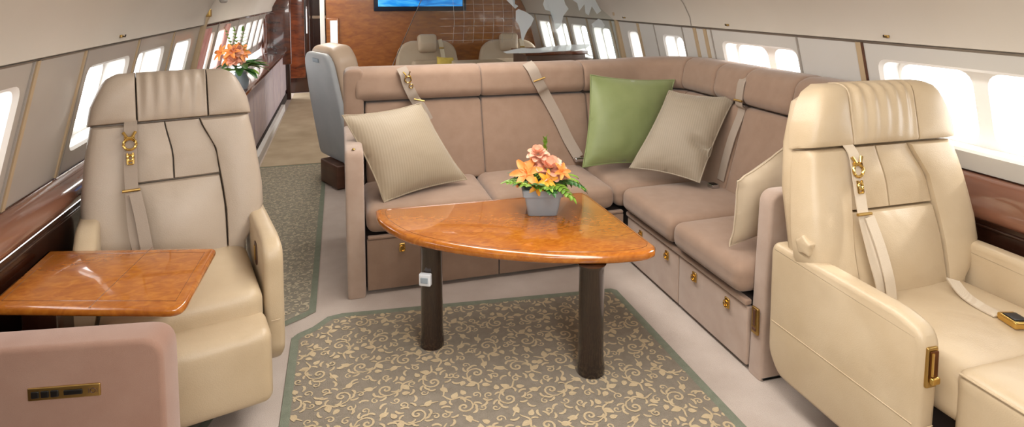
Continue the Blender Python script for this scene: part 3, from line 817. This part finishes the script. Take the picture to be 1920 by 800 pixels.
# ================================================================ COFFEE TABLE
ct = thing('coffee_table', 'fan shaped glossy burl wood coffee table on two dark legs', 'table', (.9, 2.7, .0085))
def loc(p): return (p[0] - .9, p[1] - 2.7)
curve = catmull([(.150, 3.045), (.165, 2.90), (.255, 2.70), (.40, 2.55), (.575, 2.425), (.79, 2.315), (1.02, 2.24), (1.20, 2.215), (1.275, 2.235)], 6)
cpts = [loc(p) for p in curve] + [loc(p) for p in ((1.298, 2.27), (1.285, 2.98), (1.275, 3.025), (1.24, 3.035), (.19, 3.068), (.162, 3.065))]
mb = MB(); mb.prism(cpts, .042, .018, 'xy', .478, seg=4)
tt = mb.build('tabletop', MT['burl'], ct)
ins = [(p[0] * .94 + .003, p[1] * .92 + .002) for p in cpts]
mb = MB(); mb.tube([(x, y, .5195) for x, y in [(a[0], a[1]) for a in ins]], .0015, 4, closed=True); mb.build('inlay_line', MT['inlay'], tt)
for (x, y, r_) in ((.378, 2.66, .050), (1.0, 2.275, .054)):
    mb = MB(); c = loc((x, y))
    mb.lathe([(r_ * 1.10, .0), (r_ * 1.12, .03), (r_ * 1.02, .06), (r_, .10), (r_, .46), (r_ * 1.15, .478)], (c[0], c[1], 0), 24)
    lg = mb.build('leg', MT['darkleg'], ct)
    if x < .5:
        mb = MB(); mb.rbox((c[0] - .035, c[1] - .05, .335), (.055, .025, .055), .006, rot=Matrix.Rotation(-.5, 3, 'Z')); mb.build('control_box', MT['white'], lg)
        mb = MB(); mb.rbox((c[0] - .042, c[1] - .062, .335), (.034, .004, .026), .002, rot=Matrix.Rotation(-.5, 3, 'Z')); mb.build('button_plate', MT['pot'], lg)

# flower arrangement on the coffee table
def petal(mb, c, dirn, up, L, W_, curl=.3, mi=0, n=5):
    """one petal: a cupped blade from c outward along dirn"""
    d = Vector(dirn).normalized(); up = Vector(up); up = (up - d * up.dot(d)).normalized(); s = d.cross(up); rows = []
    for i in range(n + 1):
        t = i / n; w = W_ * math.sin(PI * (.12 + .80 * t)) ** .8
        p = Vector(c) + d * (L * t) + up * (curl * L * t * t)
        rows.append([p - s * w + up * w * .35, p - s * w * .5 + up * w * .08, p, p + s * w * .5 + up * w * .08, p + s * w + up * w * .35])
    mb.grid(rows, mi=mi)
def rose(mb, c, R, ax=(0, -.4, 1), seed=0):
    rnd = random.Random(seed); ax = Vector(ax).normalized(); a = ax.cross(Vector((1, 0, 0))).normalized(); b = ax.cross(a)
    for ring_, (n, r0, tilt, L) in enumerate(((3, .12, 1.6, .55), (5, .22, 1.0, .70), (6, .34, .6, .8), (7, .42, .25, .85))):
        for k in range(n):
            an = 2 * PI * k / n + ring_ * .6 + rnd.uniform(-.1, .1)
            o = a * math.cos(an) + b * math.sin(an)
            petal(mb, Vector(c) + o * R * r0 * .4 - ax * R * .2 * ring_ * .4, o + ax * tilt, ax - o * .2 if tilt < 1 else -o, R * L, R * .40, -.25 if ring_ > 1 else .1)
def lily(mb, c, R, ax, seed=0, n=6):
    rnd = random.Random(seed); ax = Vector(ax).normalized(); a = ax.cross(Vector((.3, 1, 0))).normalized(); b = ax.cross(a)
    for k in range(n):
        an = 2 * PI * k / n + rnd.uniform(-.15, .15); o = a * math.cos(an) + b * math.sin(an)
        petal(mb, c, o + ax * .55, ax, R, R * .24, -.35)
    for k in range(4):
        an = 2 * PI * k / 4; o = a * math.cos(an) + b * math.sin(an)
        mb.tube([Vector(c), Vector(c) + ax * R * .55 + o * R * .12], R * .025, 5)
def frond(mb, c, dirn, L, n=7, drop=.5, w=.018):
    d = Vector(dirn).normalized(); p = Vector(c); pts = [p.copy()]
    for i in range(n):
        d = (d + Vector((0, 0, -drop / n))).normalized(); p = p + d * L / n; pts.append(p.copy())
    mb.tube(pts, [w * .07 * (1 - .7 * i / n) + .0006 for i in range(n + 1)], 4)
    for i in range(1, n + 1):
        t = (pts[i] - pts[i - 1]).normalized(); s = t.cross(Vector((0, 0, 1))).normalized()
        for q in (-1, 1):
            petal(mb, pts[i], t * .7 + s * q, Vector((0, 0, 1)), w * 2.0 * (1.1 - .6 * i / n), w * .38, -.2, n=3)
    petal(mb, pts[-1], t, Vector((0, 0, 1)), w * 1.6, w * .35, -.2, n=3)
px, py, pz = .955, 2.80, .5295
fl = thing('flower_arrangement', 'small orange and peach flower arrangement in a square blue grey pot on the coffee table', 'flowers', (px, py, pz), math.radians(-14))
mb = MB(); rows = []
for k, z in ((.068, 0), (.072, .004), (.090, .100), (.099, .103), (.101, .135), (.097, .138), (.089, .138), (.084, .11)):
    rows.append([(p.x, p.y, z) for p in roundpoly([(-k, -k), (k, -k), (k, k), (-k, k)], .012, 3)])
mb.grid(rows, closeu=True); n_ = len(rows[0]); mb.f.append(tuple(range(n_ - 1, -1, -1))); mb.mi.append(0); mb.f.append(tuple(range(len(mb.v) - n_, len(mb.v)))); mb.mi.append(0)
mb.build('pot', MT['pot'], fl)
ZR = .135
for (c, R, sd, ax, m) in (((.035, -.03, ZR + .10), .085, 1, (.1, -.5, 1), 'peach'), ((-.02, .0, ZR + .165), .058, 2, (-.1, -.4, 1), 'peach'), ((.095, .0, ZR + .065), .055, 3, (.6, -.4, .8), 'peach')):
    mb = MB(); rose(mb, c, R, ax, sd); mb.build('rose', MT[m], fl)
for (c, R, sd, ax, m) in (((-.075, -.035, ZR + .07), .085, 4, (-.45, -.7, .7), 'orange'), ((-.02, .02, ZR + .10), .07, 5, (-.3, -.5, 1), 'orange'), ((.02, -.085, ZR + .05), .05, 6, (.1, -1, .5), 'yolk'), ((-.03, -.09, ZR + .02), .045, 7, (-.2, -1, .4), 'yolk'), ((.09, -.07, ZR + .085), .05, 8, (.5, -.7, .7), 'orange')):
    mb = MB(); lily(mb, c, R, ax, sd); mb.build('lily', MT[m], fl)
rnd = random.Random(5)
for k in range(26):
    a = 2 * PI * k / 26 + rnd.uniform(-.15, .15)
    mb = MB(); frond(mb, (.05 * math.cos(a), .05 * math.sin(a), ZR + .0), (math.cos(a), math.sin(a), rnd.uniform(.45, .9)), rnd.uniform(.09, .13) + (.05 if math.cos(a) > .5 else 0), drop=rnd.uniform(.35, .8) + (.7 if math.cos(a) > .5 else 0), w=.026)
    mb.build('fern_frond', MT['leaf'] if k % 3 else MT['leaf_dark'], fl)
mb = MB(); mb.tube([(.015, .02, ZR), (.018, .02, ZR + .21)], .004, 6)
for i in range(14):
    a = i * 2.4; z = ZR + .13 + i * .0075
    petal(mb, (.018, .02, z), (math.cos(a), math.sin(a), 1.4), (0, 0, 1), .028, .009, .1, n=3)
mb.build('leaf_spike', MT['leaf'], fl)

# ================================================================ LEFT TABLE AND THE PANEL BEFORE IT
st = thing('side_table', 'square glossy burl wood table leaf in front of the left recliner', 'table', (-.75, 2.2, .012))
def l2(p): return (p[0] + .75, p[1] - 2.2)
pts = roundpoly([l2(p) for p in ((-.452, 2.36), (-.462, 1.905), (-1.03, 2.08), (-1.035, 2.50))], [.02, .06, .01, .01], 5)
mb = MB(); mb.prism([tuple(p) for p in pts], .03, .013, 'xy', .645, seg=4); tt = mb.build('tabletop', MT['burl'], st)
mb = MB(); mb.tube([(l2((-.68, 2.425))[0], l2((-.68, 2.425))[1], .6745), (l2((-.73, 1.99))[0], l2((-.73, 1.99))[1], .6745)], .0014, 4)
q = [l2(p) for p in ((-.485, 2.325), (-.495, 1.965), (-1.0, 2.11), (-1.0, 2.455))]
mb.tube([(a, b, .6745) for a, b in q], .0014, 4, closed=True); mb.build('inlay_line', MT['inlay'], tt)
mb = MB(); mb.rbox((l2((-.93, 2.24))[0], l2((-.93, 2.24))[1], .33), (.10, .16, .64), .01); mb.build('support', MT['mahogany_dark'], st)

pn = thing('divan_end_panel', 'rosy suede upholstered end panel in the lower left corner with a gold control strip', 'panel', (-.85, 1.79, 0), math.radians(-8))
mb = MB(); mb.prism([tuple(p) for p in roundpoly([(-.45, .0), (.40, .0), (.40, .722), (-.45, .722)], [.005, .01, .06, .02], 6)], .10, .014, 'xz', -.05, seg=4); body = mb.build('padded_panel', MT['suede_pink'], pn)
zc = .60; xc = .165
mb = MB(); mb.rbox((xc, -.051, zc), (.170, .006, .034), .003); cp = mb.build('control_strip', MT['gold_dull'], pn)
for i in range(3):
    mb = MB(); mb.rbox((xc - .066 + i * .0225, -.055, zc), (.019, .005, .018), .003); mb.build('button', MT['black'], cp)
mb = MB(); mb.rbox((xc + .022, -.055, zc), (.044, .004, .013), .002); mb.build('display_slot', MT['black'], cp)
mb = MB(); ring(mb, (xc + .068, -.0545, zc), .006, .0012, 'y'); mb.tube([(xc + .058, -.0545, zc + .006), (xc + .058, -.0545, zc - .006)], .001, 4); mb.tube([(xc + .078, -.0545, zc + .006), (xc + .078, -.0545, zc - .006)], .001, 4); mb.build('socket_mark', MT['pedestal'], cp)

# ================================================================ BEYOND THE SOFA
# etched glass divider
gd = thing('glass_divider', 'clear glass divider etched with a frosted world map behind the sofa', 'divider', (0, 4.95, 0))
gl = [(.10, .35), (.40, 1.038), (.644, 1.578), (.80, 1.90), (.95, 2.03), (1.30, 2.05), (1.75, 1.90), (2.05, 1.70), (2.24, 1.50), (2.38, 1.386), (2.50, .86), (2.50, .35)]
mb = MB(); mb.prism(gl, .010, .002, 'xz', 0, seg=1); gp = mb.build('glass_pane', MT['glass'], gd, smooth=False)
mb = MB(); mb.rbox((1.3, .005, .2), (2.4, .08, .40), .01); mb.build('foot_wall', MT['mahogany'], gd)
mb = MB(); mb.tube([(.10, .005, .35), (.40, .005, 1.038), (.644, .005, 1.578), (.80, .005, 1.90)], .0035, 6); mb.build('edge_trim', MT['chrome'], gd)
mb = MB(); mb.prism([(2.335, 1.56), (2.375, 1.40), (2.49, .86), (2.535, .86), (2.42, 1.40), (2.375, 1.56)], .05, .006, 'xz', -.02); mb.build('wall_post', MT['strip'], gd)
def etched(name, pts, y=-.0012):
    mb = MB(); n = len(pts)
    mb.add([(x, y, z) for x, z in pts], [tuple(range(n))])
    bm = bmesh.new(); vs = [bm.verts.new(p) for p in mb.v]; bm.faces.new(vs); bmesh.ops.triangulate(bm, faces=bm.faces)
    bm.verts.index_update(); s = MB(); s.add([v.co.copy() for v in bm.verts], [[v.index for v in f.verts] for f in bm.faces]); bm.free()
    return s.build(name, MT['frost'], gp, smooth=False)
etched('south_america', [(1.448, 1.486), (1.472, 1.5), (1.534, 1.477), (1.592, 1.44), (1.611, 1.416), (1.587, 1.362), (1.558, 1.325), (1.534, 1.279), (1.515, 1.229), (1.501, 1.239), (1.491, 1.303), (1.477, 1.358), (1.448, 1.404)])
etched('antarctica', [(1.334, 1.136), (1.415, 1.153), (1.51, 1.165), (1.631, 1.157), (1.754, 1.173), (1.902, 1.184), (2.054, 1.185), (2.156, 1.188), (2.105, 1.151), (2.003, 1.134), (1.853, 1.129), (1.656, 1.12), (1.367, 1.122)])
etched('africa', [(1.71, 1.60), (1.693, 1.54), (1.713, 1.494), (1.767, 1.475), (1.787, 1.447), (1.792, 1.391), (1.812, 1.321), (1.832, 1.326), (1.866, 1.367), (1.881, 1.437), (1.93, 1.50), (1.90, 1.54), (1.879, 1.60), (1.80, 1.615)])
etched('australia', [(2.149, 1.364), (2.179, 1.387), (2.215, 1.411), (2.246, 1.396), (2.278, 1.348), (2.257, 1.32), (2.205, 1.339), (2.164, 1.331)])
etched('north_america', [(1.443, 1.503), (1.40, 1.545), (1.352, 1.59), (1.30, 1.70), (1.22, 1.78), (1.26, 1.84), (1.42, 1.86), (1.56, 1.82), (1.58, 1.74), (1.50, 1.66), (1.47, 1.60), (1.42, 1.585), (1.43, 1.55), (1.47, 1.525)])
etched('eurasia', [(1.70, 1.64), (1.72, 1.74), (1.80, 1.81), (1.95, 1.82), (2.05, 1.74), (2.18, 1.58), (2.24, 1.48), (2.20, 1.45), (2.15, 1.52), (2.12, 1.44), (2.09, 1.46), (2.08, 1.54), (2.03, 1.48), (2.01, 1.55), (1.95, 1.585), (1.91, 1.63)])
mb = MB()
for i in range(7):
    x = .90 + i * .085
    mb.grid([[(x + .012 * math.sin(k * .4), -.0008, 1.22 + k * .05) for k in range(11)], [(x + .004 + .012 * math.sin(k * .4), -.0008, 1.22 + k * .05) for k in range(11)]])
for k in range(8):
    z = 1.24 + k * .06
    mb.grid([[(.80, -.0008, z), (1.44, -.0008, z)], [(.80, -.0008, z + .0035), (1.44, -.0008, z + .0035)]])
o = mb.build('grid_lines', MT['frost_line'], gp, smooth=False)

# left post with a gold cap, and the glass wing it carries
lp_ = thing('window_post', 'tan post with a gold cap on the left wall beyond the recliner', 'post', (0, 4.92, 0))
mb = MB(); mb.prism([(-1.125, .86), (-.995, 1.386), (-.965, 1.46), (-.925, 1.46), (-.955, 1.386), (-1.085, .86)], .05, .006, 'xz', -.025); mb.build('post', MT['strip'], lp_)
mb = MB(); mb.rbox((-.94, 0, 1.485), (.05, .055, .06), .008); mb.build('cap', MT['gold_dull'], lp_)

# sideboard along the left wall with its bouquet
cr = thing('sideboard', 'long low sideboard with a mahogany top along the far left wall', 'cabinet', (-.93, 7.6, 0))
mb = MB(); mb.rbox((0.02, .1, .795), (.30, 4.7, .035), .008); mb.build('worktop', MT['mahogany'], cr)
mb = MB(); mb.rbox((-.01, .1, .43), (.20, 4.6, .68), .006); bd = mb.build('body', MT['panelfront'], cr)
for i in range(5):
    mb = MB(); mb.rbox((.096, -1.76 + i * .92, .45), (.012, .88, .58), .004); mb.build('door', MT['panelfront'], bd)
mb = MB(); mb.rbox((.0, .1, .05), (.22, 4.6, .10), .006); mb.build('plinth', MT['darkgap'], cr)
mb = MB(); mb.rbox((.05, 2.40, .40), (.24, .10, .80), .01); mb.build('end_post', MT['mahogany_dark'], cr)
mb = MB(); mb.prism([(-.82, 6.1), (-.77, 6.1), (-.77, 9.0), (-.82, 9.0)], .09, .006, 'xy', 0.0, seg=1); trim(mb, MT['wall'])

bq = thing('flower_bouquet', 'orange flower bouquet with broad green leaves on the far left sideboard', 'flowers', (-.83, 5.60, .813))
mb = MB(); mb.lathe([(.045, 0), (.06, .03), (.065, .08), (.045, .13), (.055, .15), (.05, .15)], (0, 0, 0), 16); mb.build('vase', MT['pot'], bq)
rnd = random.Random(9)
for k in range(12):
    a = rnd.uniform(0, 2 * PI); r_ = rnd.uniform(.02, .12)
    mb = MB(); c = (r_ * math.cos(a) - .03, r_ * math.sin(a) - .02, .27 + rnd.uniform(-.02, .09))
    if k % 2: rose(mb, c, .06, (math.cos(a), -.6, .8), k)
    else: lily(mb, c, .08, (math.cos(a), -.8, .6), k)
    mb.build('rose' if k % 2 else 'lily', MT[('orange', 'peach', 'orange', 'peach')[k % 4]], bq)
for k in range(20):
    a = rnd.uniform(0, 2 * PI); mb = MB()
    petal(mb, (.04 * math.cos(a), .04 * math.sin(a), .16 + rnd.uniform(0, .06)), (math.cos(a) + .25, math.sin(a) - .2, rnd.uniform(.0, .7)), (0, 0, 1), rnd.uniform(.13, .21), rnd.uniform(.03, .05), -.35)
    mb.build('leaf', MT['leaf_dark'] if k % 3 else MT['leaf'], bq)
for k in range(3):
    mb = MB(); frond(mb, (-.04 + .03 * k, 0, .28), (-.25 + .15 * k, -.1, 1), .22, drop=.1, w=.03); mb.build('fern_frond', MT['leaf'], bq)

# pleated curtain between the far left windows
for (ya, yb, m, lab) in ((5.0, 5.22, 'curtain_pink', 'narrow pink curtain beside the gold capped post'), (5.90, 6.06, 'curtain_pink', 'second narrow pink curtain, farther along the left windows')):
    mb = MB(); rows = []
    for z in (.90, 1.1, 1.36):
        rows.append([P(-1, ya + (yb - ya) * i / 24, z, -.02 - .012 * math.sin(i * 1.57)) for i in range(25)])
    mb.grid(rows); tag(mb.build('curtain', MT[m]), lab, 'curtain', 'curtains on the left windows')

# swivel chair standing by the aisle beyond the sofa, seen from behind
fc = thing('swivel_chair', 'beige chair with a pale grey back shell seen from behind, beside the aisle', 'chair', (.03, 5.38, .0075), math.radians(114), 'recliners beyond the sofa')
MBK = Matrix.Translation((0, 0, .44)) @ Matrix.Rotation(math.radians(-9), 4, 'X') @ Matrix.Translation((0, 0, -.44))
mb = MB(); sp = [(-.30, .22), (.30, .22), (.31, .70), (.27, 1.08), (.20, 1.16), (-.20, 1.16), (-.27, 1.08), (-.31, .70)]
mb.prism([tuple(p) for p in roundpoly(sp, .06, 4)], .05, .018, 'xz', .10, seg=3); mb.xf(MBK); sh = mb.build('back_shell', MT['shell'], fc)
mb = MB(); mb.rbox((.0, .152, 1.10), (.12, .012, .035), .008); mb.xf(MBK); mb.build('pull_handle', MT['pot'], sh)
mb = MB(); mb.lathe([(.012, 0), (.02, .006), (.016, .018), (.004, .022)], (0, 0, 0), 12); mb.xf(Matrix.Translation((-.32, .12, .62)) @ Matrix.Rotation(-PI / 2, 4, 'Y')); mb.build('recline_button', MT['chrome'], sh)
mb = MB(); mb.prism([tuple(p) for p in roundpoly([(-.31, .42), (.31, .42), (.32, .75), (.28, 1.10), (.19, 1.20), (-.19, 1.20), (-.28, 1.10), (-.32, .75)], .05, 4)], .20, .05, 'xz', -.10, seg=4); mb.xf(MBK); mb.build('backrest', MT['leather_far'], fc)
mb = MB(); mb.rbox((0, -.30, .40), (.54, .56, .18), .05, puff=(0, 0, .02)); mb.build('seat_cushion', MT['leather_far'], fc)
for s in (-1, 1):
    mb = MB(); mb.prism([tuple(p) for p in roundpoly([(-.55, .22), (.10, .22), (.14, .62), (-.50, .62)], .04, 3)], .075, .02, 'yz', s * .315 - .0375); mb.build('armrest', MT['leather_far'], fc)
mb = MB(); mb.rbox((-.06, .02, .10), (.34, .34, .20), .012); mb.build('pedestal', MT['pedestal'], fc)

# recliner that faces us before the far bulkhead
def far_recliner(label, loc, rz, pillow_=False):
    t = thing('club_chair', label, 'chair', loc, rz, 'recliners beyond the sofa')
    M_ = Matrix.Translation((0, 0, .44)) @ Matrix.Rotation(math.radians(-10), 4, 'X') @ Matrix.Translation((0, 0, -.44))
    mb = MB(); mb.prism([tuple(p) for p in roundpoly([(-.36, .40), (.36, .40), (.38, .80), (.34, 1.02), (.22, 1.10), (-.22, 1.10), (-.34, 1.02), (-.38, .80)], .08, 5)], .14, .04, 'xz', .0, seg=4); mb.xf(M_); b = mb.build('backrest', MT['leather_far'], t)
    mb = MB(); mb.rbox((0, -.04, .64), (.40, .12, .44), .05, puff=(0, .02, 0)); mb.xf(M_); mb.build('lumbar_cushion', MT['leather_far'], b)
    mb = MB(); mb.rbox((0, .02, 1.06), (.225, .15, .22), .04, puff=(0, .01, 0)); mb.xf(M_); mb.build('headrest', MT['leather_far'], b)
    mb = MB(); mb.rbox((0, -.32, .42), (.52, .60, .17), .05, puff=(0, 0, .02)); mb.build('seat_cushion', MT['leather_far'], t)
    for s in (-1, 1):
        mb = MB(); mb.prism([tuple(p) for p in roundpoly([(-.58, .16), (.10, .16), (.12, .64), (-.52, .64)], .05, 3)], .10, .03, 'yz', s * .33 - .05); mb.build('armrest', MT['leather_far'], t)
    mb = MB(); mb.rbox((0, -.22, .10), (.42, .5, .20), .01); mb.build('pedestal', MT['darkgap'], t)
    mb = MB(); mb.ribbon(catmull([M_ @ Vector(p) for p in ((.15, .0, 1.105), (.16, -.012, 1.05), (.175, -.02, .95), (.185, -.05, .80), (.19, -.06, .55))], 4), .05, (1, 0, 0), .006); q = mb.build('seat_belt', MT['belt_pale'], b)
    mb = MB(); mb.rbox(tuple(M_ @ Vector((.165, -.02, 1.0))), (.06, .012, .02), .004); mb.build('belt_adjuster', MT['gold_dull'], q)
    return t
far_recliner('beige recliner facing us before the wood bulkhead with a square headrest', (1.0, 7.08, 0), 0)
far_recliner('second beige recliner by the far right windows, seen through the etched glass', (1.98, 7.02, 0), math.radians(-8))
pillow('throw_pillow', 'small yellow pillow on the far beige recliner', [(1.07, 6.90, .915), (1.26, 6.90, .90), (1.28, 6.84, .70), (1.06, 6.84, .70)], .05, MT['pillow_yellow'], group='pillows beyond the sofa')

tb = thing('dining_table', 'cream topped table just showing above the sofa back', 'table', (1.38, 6.05, 0))
mb = MB(); mb.prism([tuple(p) for p in roundpoly([(-.24, -.33), (.30, -.33), (.30, .33), (-.24, .33)], .05, 4)], .04, .012, 'xy', .885); mb.build('tabletop', MT['leather_warm'], tb)
mb = MB(); mb.rbox((.03, 0, .44), (.12, .3, .88), .02); mb.build('pedestal', MT['mahogany_dark'], tb)
cb = thing('credenza', 'dark brown credenza by the right windows, seen through the etched glass', 'cabinet', (2.08, 5.9, 0))
mb = MB(); mb.rbox((0, 0, .53), (.62, .5, 1.0), .01); b = mb.build('body', MT['pedestal'], cb)
mb = MB(); mb.rbox((0, 0, 1.045), (.66, .54, .035), .008); mb.build('worktop', MT['mahogany'], cb)
for s in (-1, 1):
    mb = MB(); mb.rbox((s * .155, -.254, .53), (.29, .014, .90), .004); d = mb.build('door', MT['pedestal'], b)
    mb = MB(); mb.rbox((s * .03, -.268, .60), (.012, .014, .10), .004); mb.build('handle', MT['gold_dull'], d)

tv = thing('television', 'wall mounted television with a blue picture on the wood bulkhead', 'television', (.98, 7.59, 1.75))
mb = MB(); mb.rbox((0, 0, 0), (1.15, .06, .64), .008); mb.build('bezel', mat('navy bezel', '#0d1c33', rough=.3), tv)
mb = MB(); mb.rbox((0, -.032, .005), (1.05, .006, .535), .002); mb.build('screen', MT['screen'], tv)

# little fittings on the cove
def fitting(y, side, lab):
    p = Vector((CX + side * 1.655, y, 1.425))
    t = thing('coat_hook', lab, 'hook', p, 0, 'gold hooks on the cove')
    mb = MB(); mb.rbox((0, 0, 0), (.010, .030, .012), .003); b = mb.build('plate', MT['gold_dull'], t)
    mb = MB(); mb.tube([(0, 0, 0), (-side * .012, 0, -.003), (-side * .015, 0, .007)], .003); mb.build('peg', MT['darkgap'], t)
fitting(2.14, 1, 'small gold hook above the window beside the near right recliner')
fitting(3.30, 1, 'small gold hook above the window behind the sofa corner')
fitting(4.74, 1, 'small gold hook near the etched glass divider')
fitting(3.10, -1, 'small gold hook above the window beside the left recliner')
mb = MB(); mb.rbox((-.80, 4.75, 1.575), (.03, .16, .03), .012, rot=Matrix.Rotation(math.radians(-35), 3, 'Y'))
tag(mb.build('air_vent', MT['shadow']), 'grey oval air vent in the cove above the gold capped post', 'vent')

# ================================================================ LIGHT
w = bpy.data.worlds.new('sky'); scene.world = w; w.use_nodes = True
bg = w.node_tree.nodes['Background']; bg.inputs['Color'].default_value = (1, 1, 1, 1); bg.inputs['Strength'].default_value = 5.5
def area(name, p, sx, sy, e, col, rot=(0, 0, 0)):
    l = bpy.data.lights.new(name, 'AREA'); l.shape = 'RECTANGLE'; l.size = sx; l.size_y = sy; l.energy = e; l.color = col
    o = bpy.data.objects.new(name, l); COL.objects.link(o); o.location = p; o.rotation_euler = rot
    return o
area('ceiling_fill', (CX + .1, 1.2, 2.07), .5, 2.6, 50, (1, .96, .91))  # unseen fill lights added under the ceiling to brighten the cabin
area('ceiling_fill', (CX, 3.5, 2.07), .5, 1.8, 34, (1, .96, .91))
area('ceiling_fill', (-.35, 6.4, 1.95), .3, 2.2, 62, (1, .94, .86))  # fill added to light the far bulkhead
area('ceiling_fill', (-.5, 8.8, 2.0), .3, 1.8, 12, (1, .92, .82))
area('front_fill', (CX - .5, -.9, 1.9), 1.6, .8, 60, (1, .97, .93), (math.radians(62), 0, math.radians(-12)))  # unseen front fill added behind the camera to lift the foreground
sun = bpy.data.lights.new('sun', 'SUN'); sun.energy = 3.0; sun.angle = math.radians(3); sun.color = (1, .96, .9)
so = bpy.data.objects.new('sun', sun); COL.objects.link(so); so.rotation_euler = Vector((-.80, .10, -.42)).to_track_quat('-Z', 'Y').to_euler()

# ================================================================ CAMERA
cam = bpy.data.cameras.new('camera'); co = bpy.data.objects.new('camera', cam); COL.objects.link(co)
F, PITCH, YAW = 1130.0, math.radians(4.5), math.radians(15.95)
cam.sensor_width = 36; cam.lens = F / 1920 * 36
cyp = -5 + F * math.tan(PITCH)
cam.shift_y = -(400 - cyp) / 1920
cam.clip_start = .02
co.location = (0, 0, 1.6); co.rotation_euler = (PI / 2 - PITCH, 0, -YAW)
scene.camera = co
scene.view_settings.view_transform = 'Standard'
scene.view_settings.look = 'None'
scene.view_settings.exposure = -.1
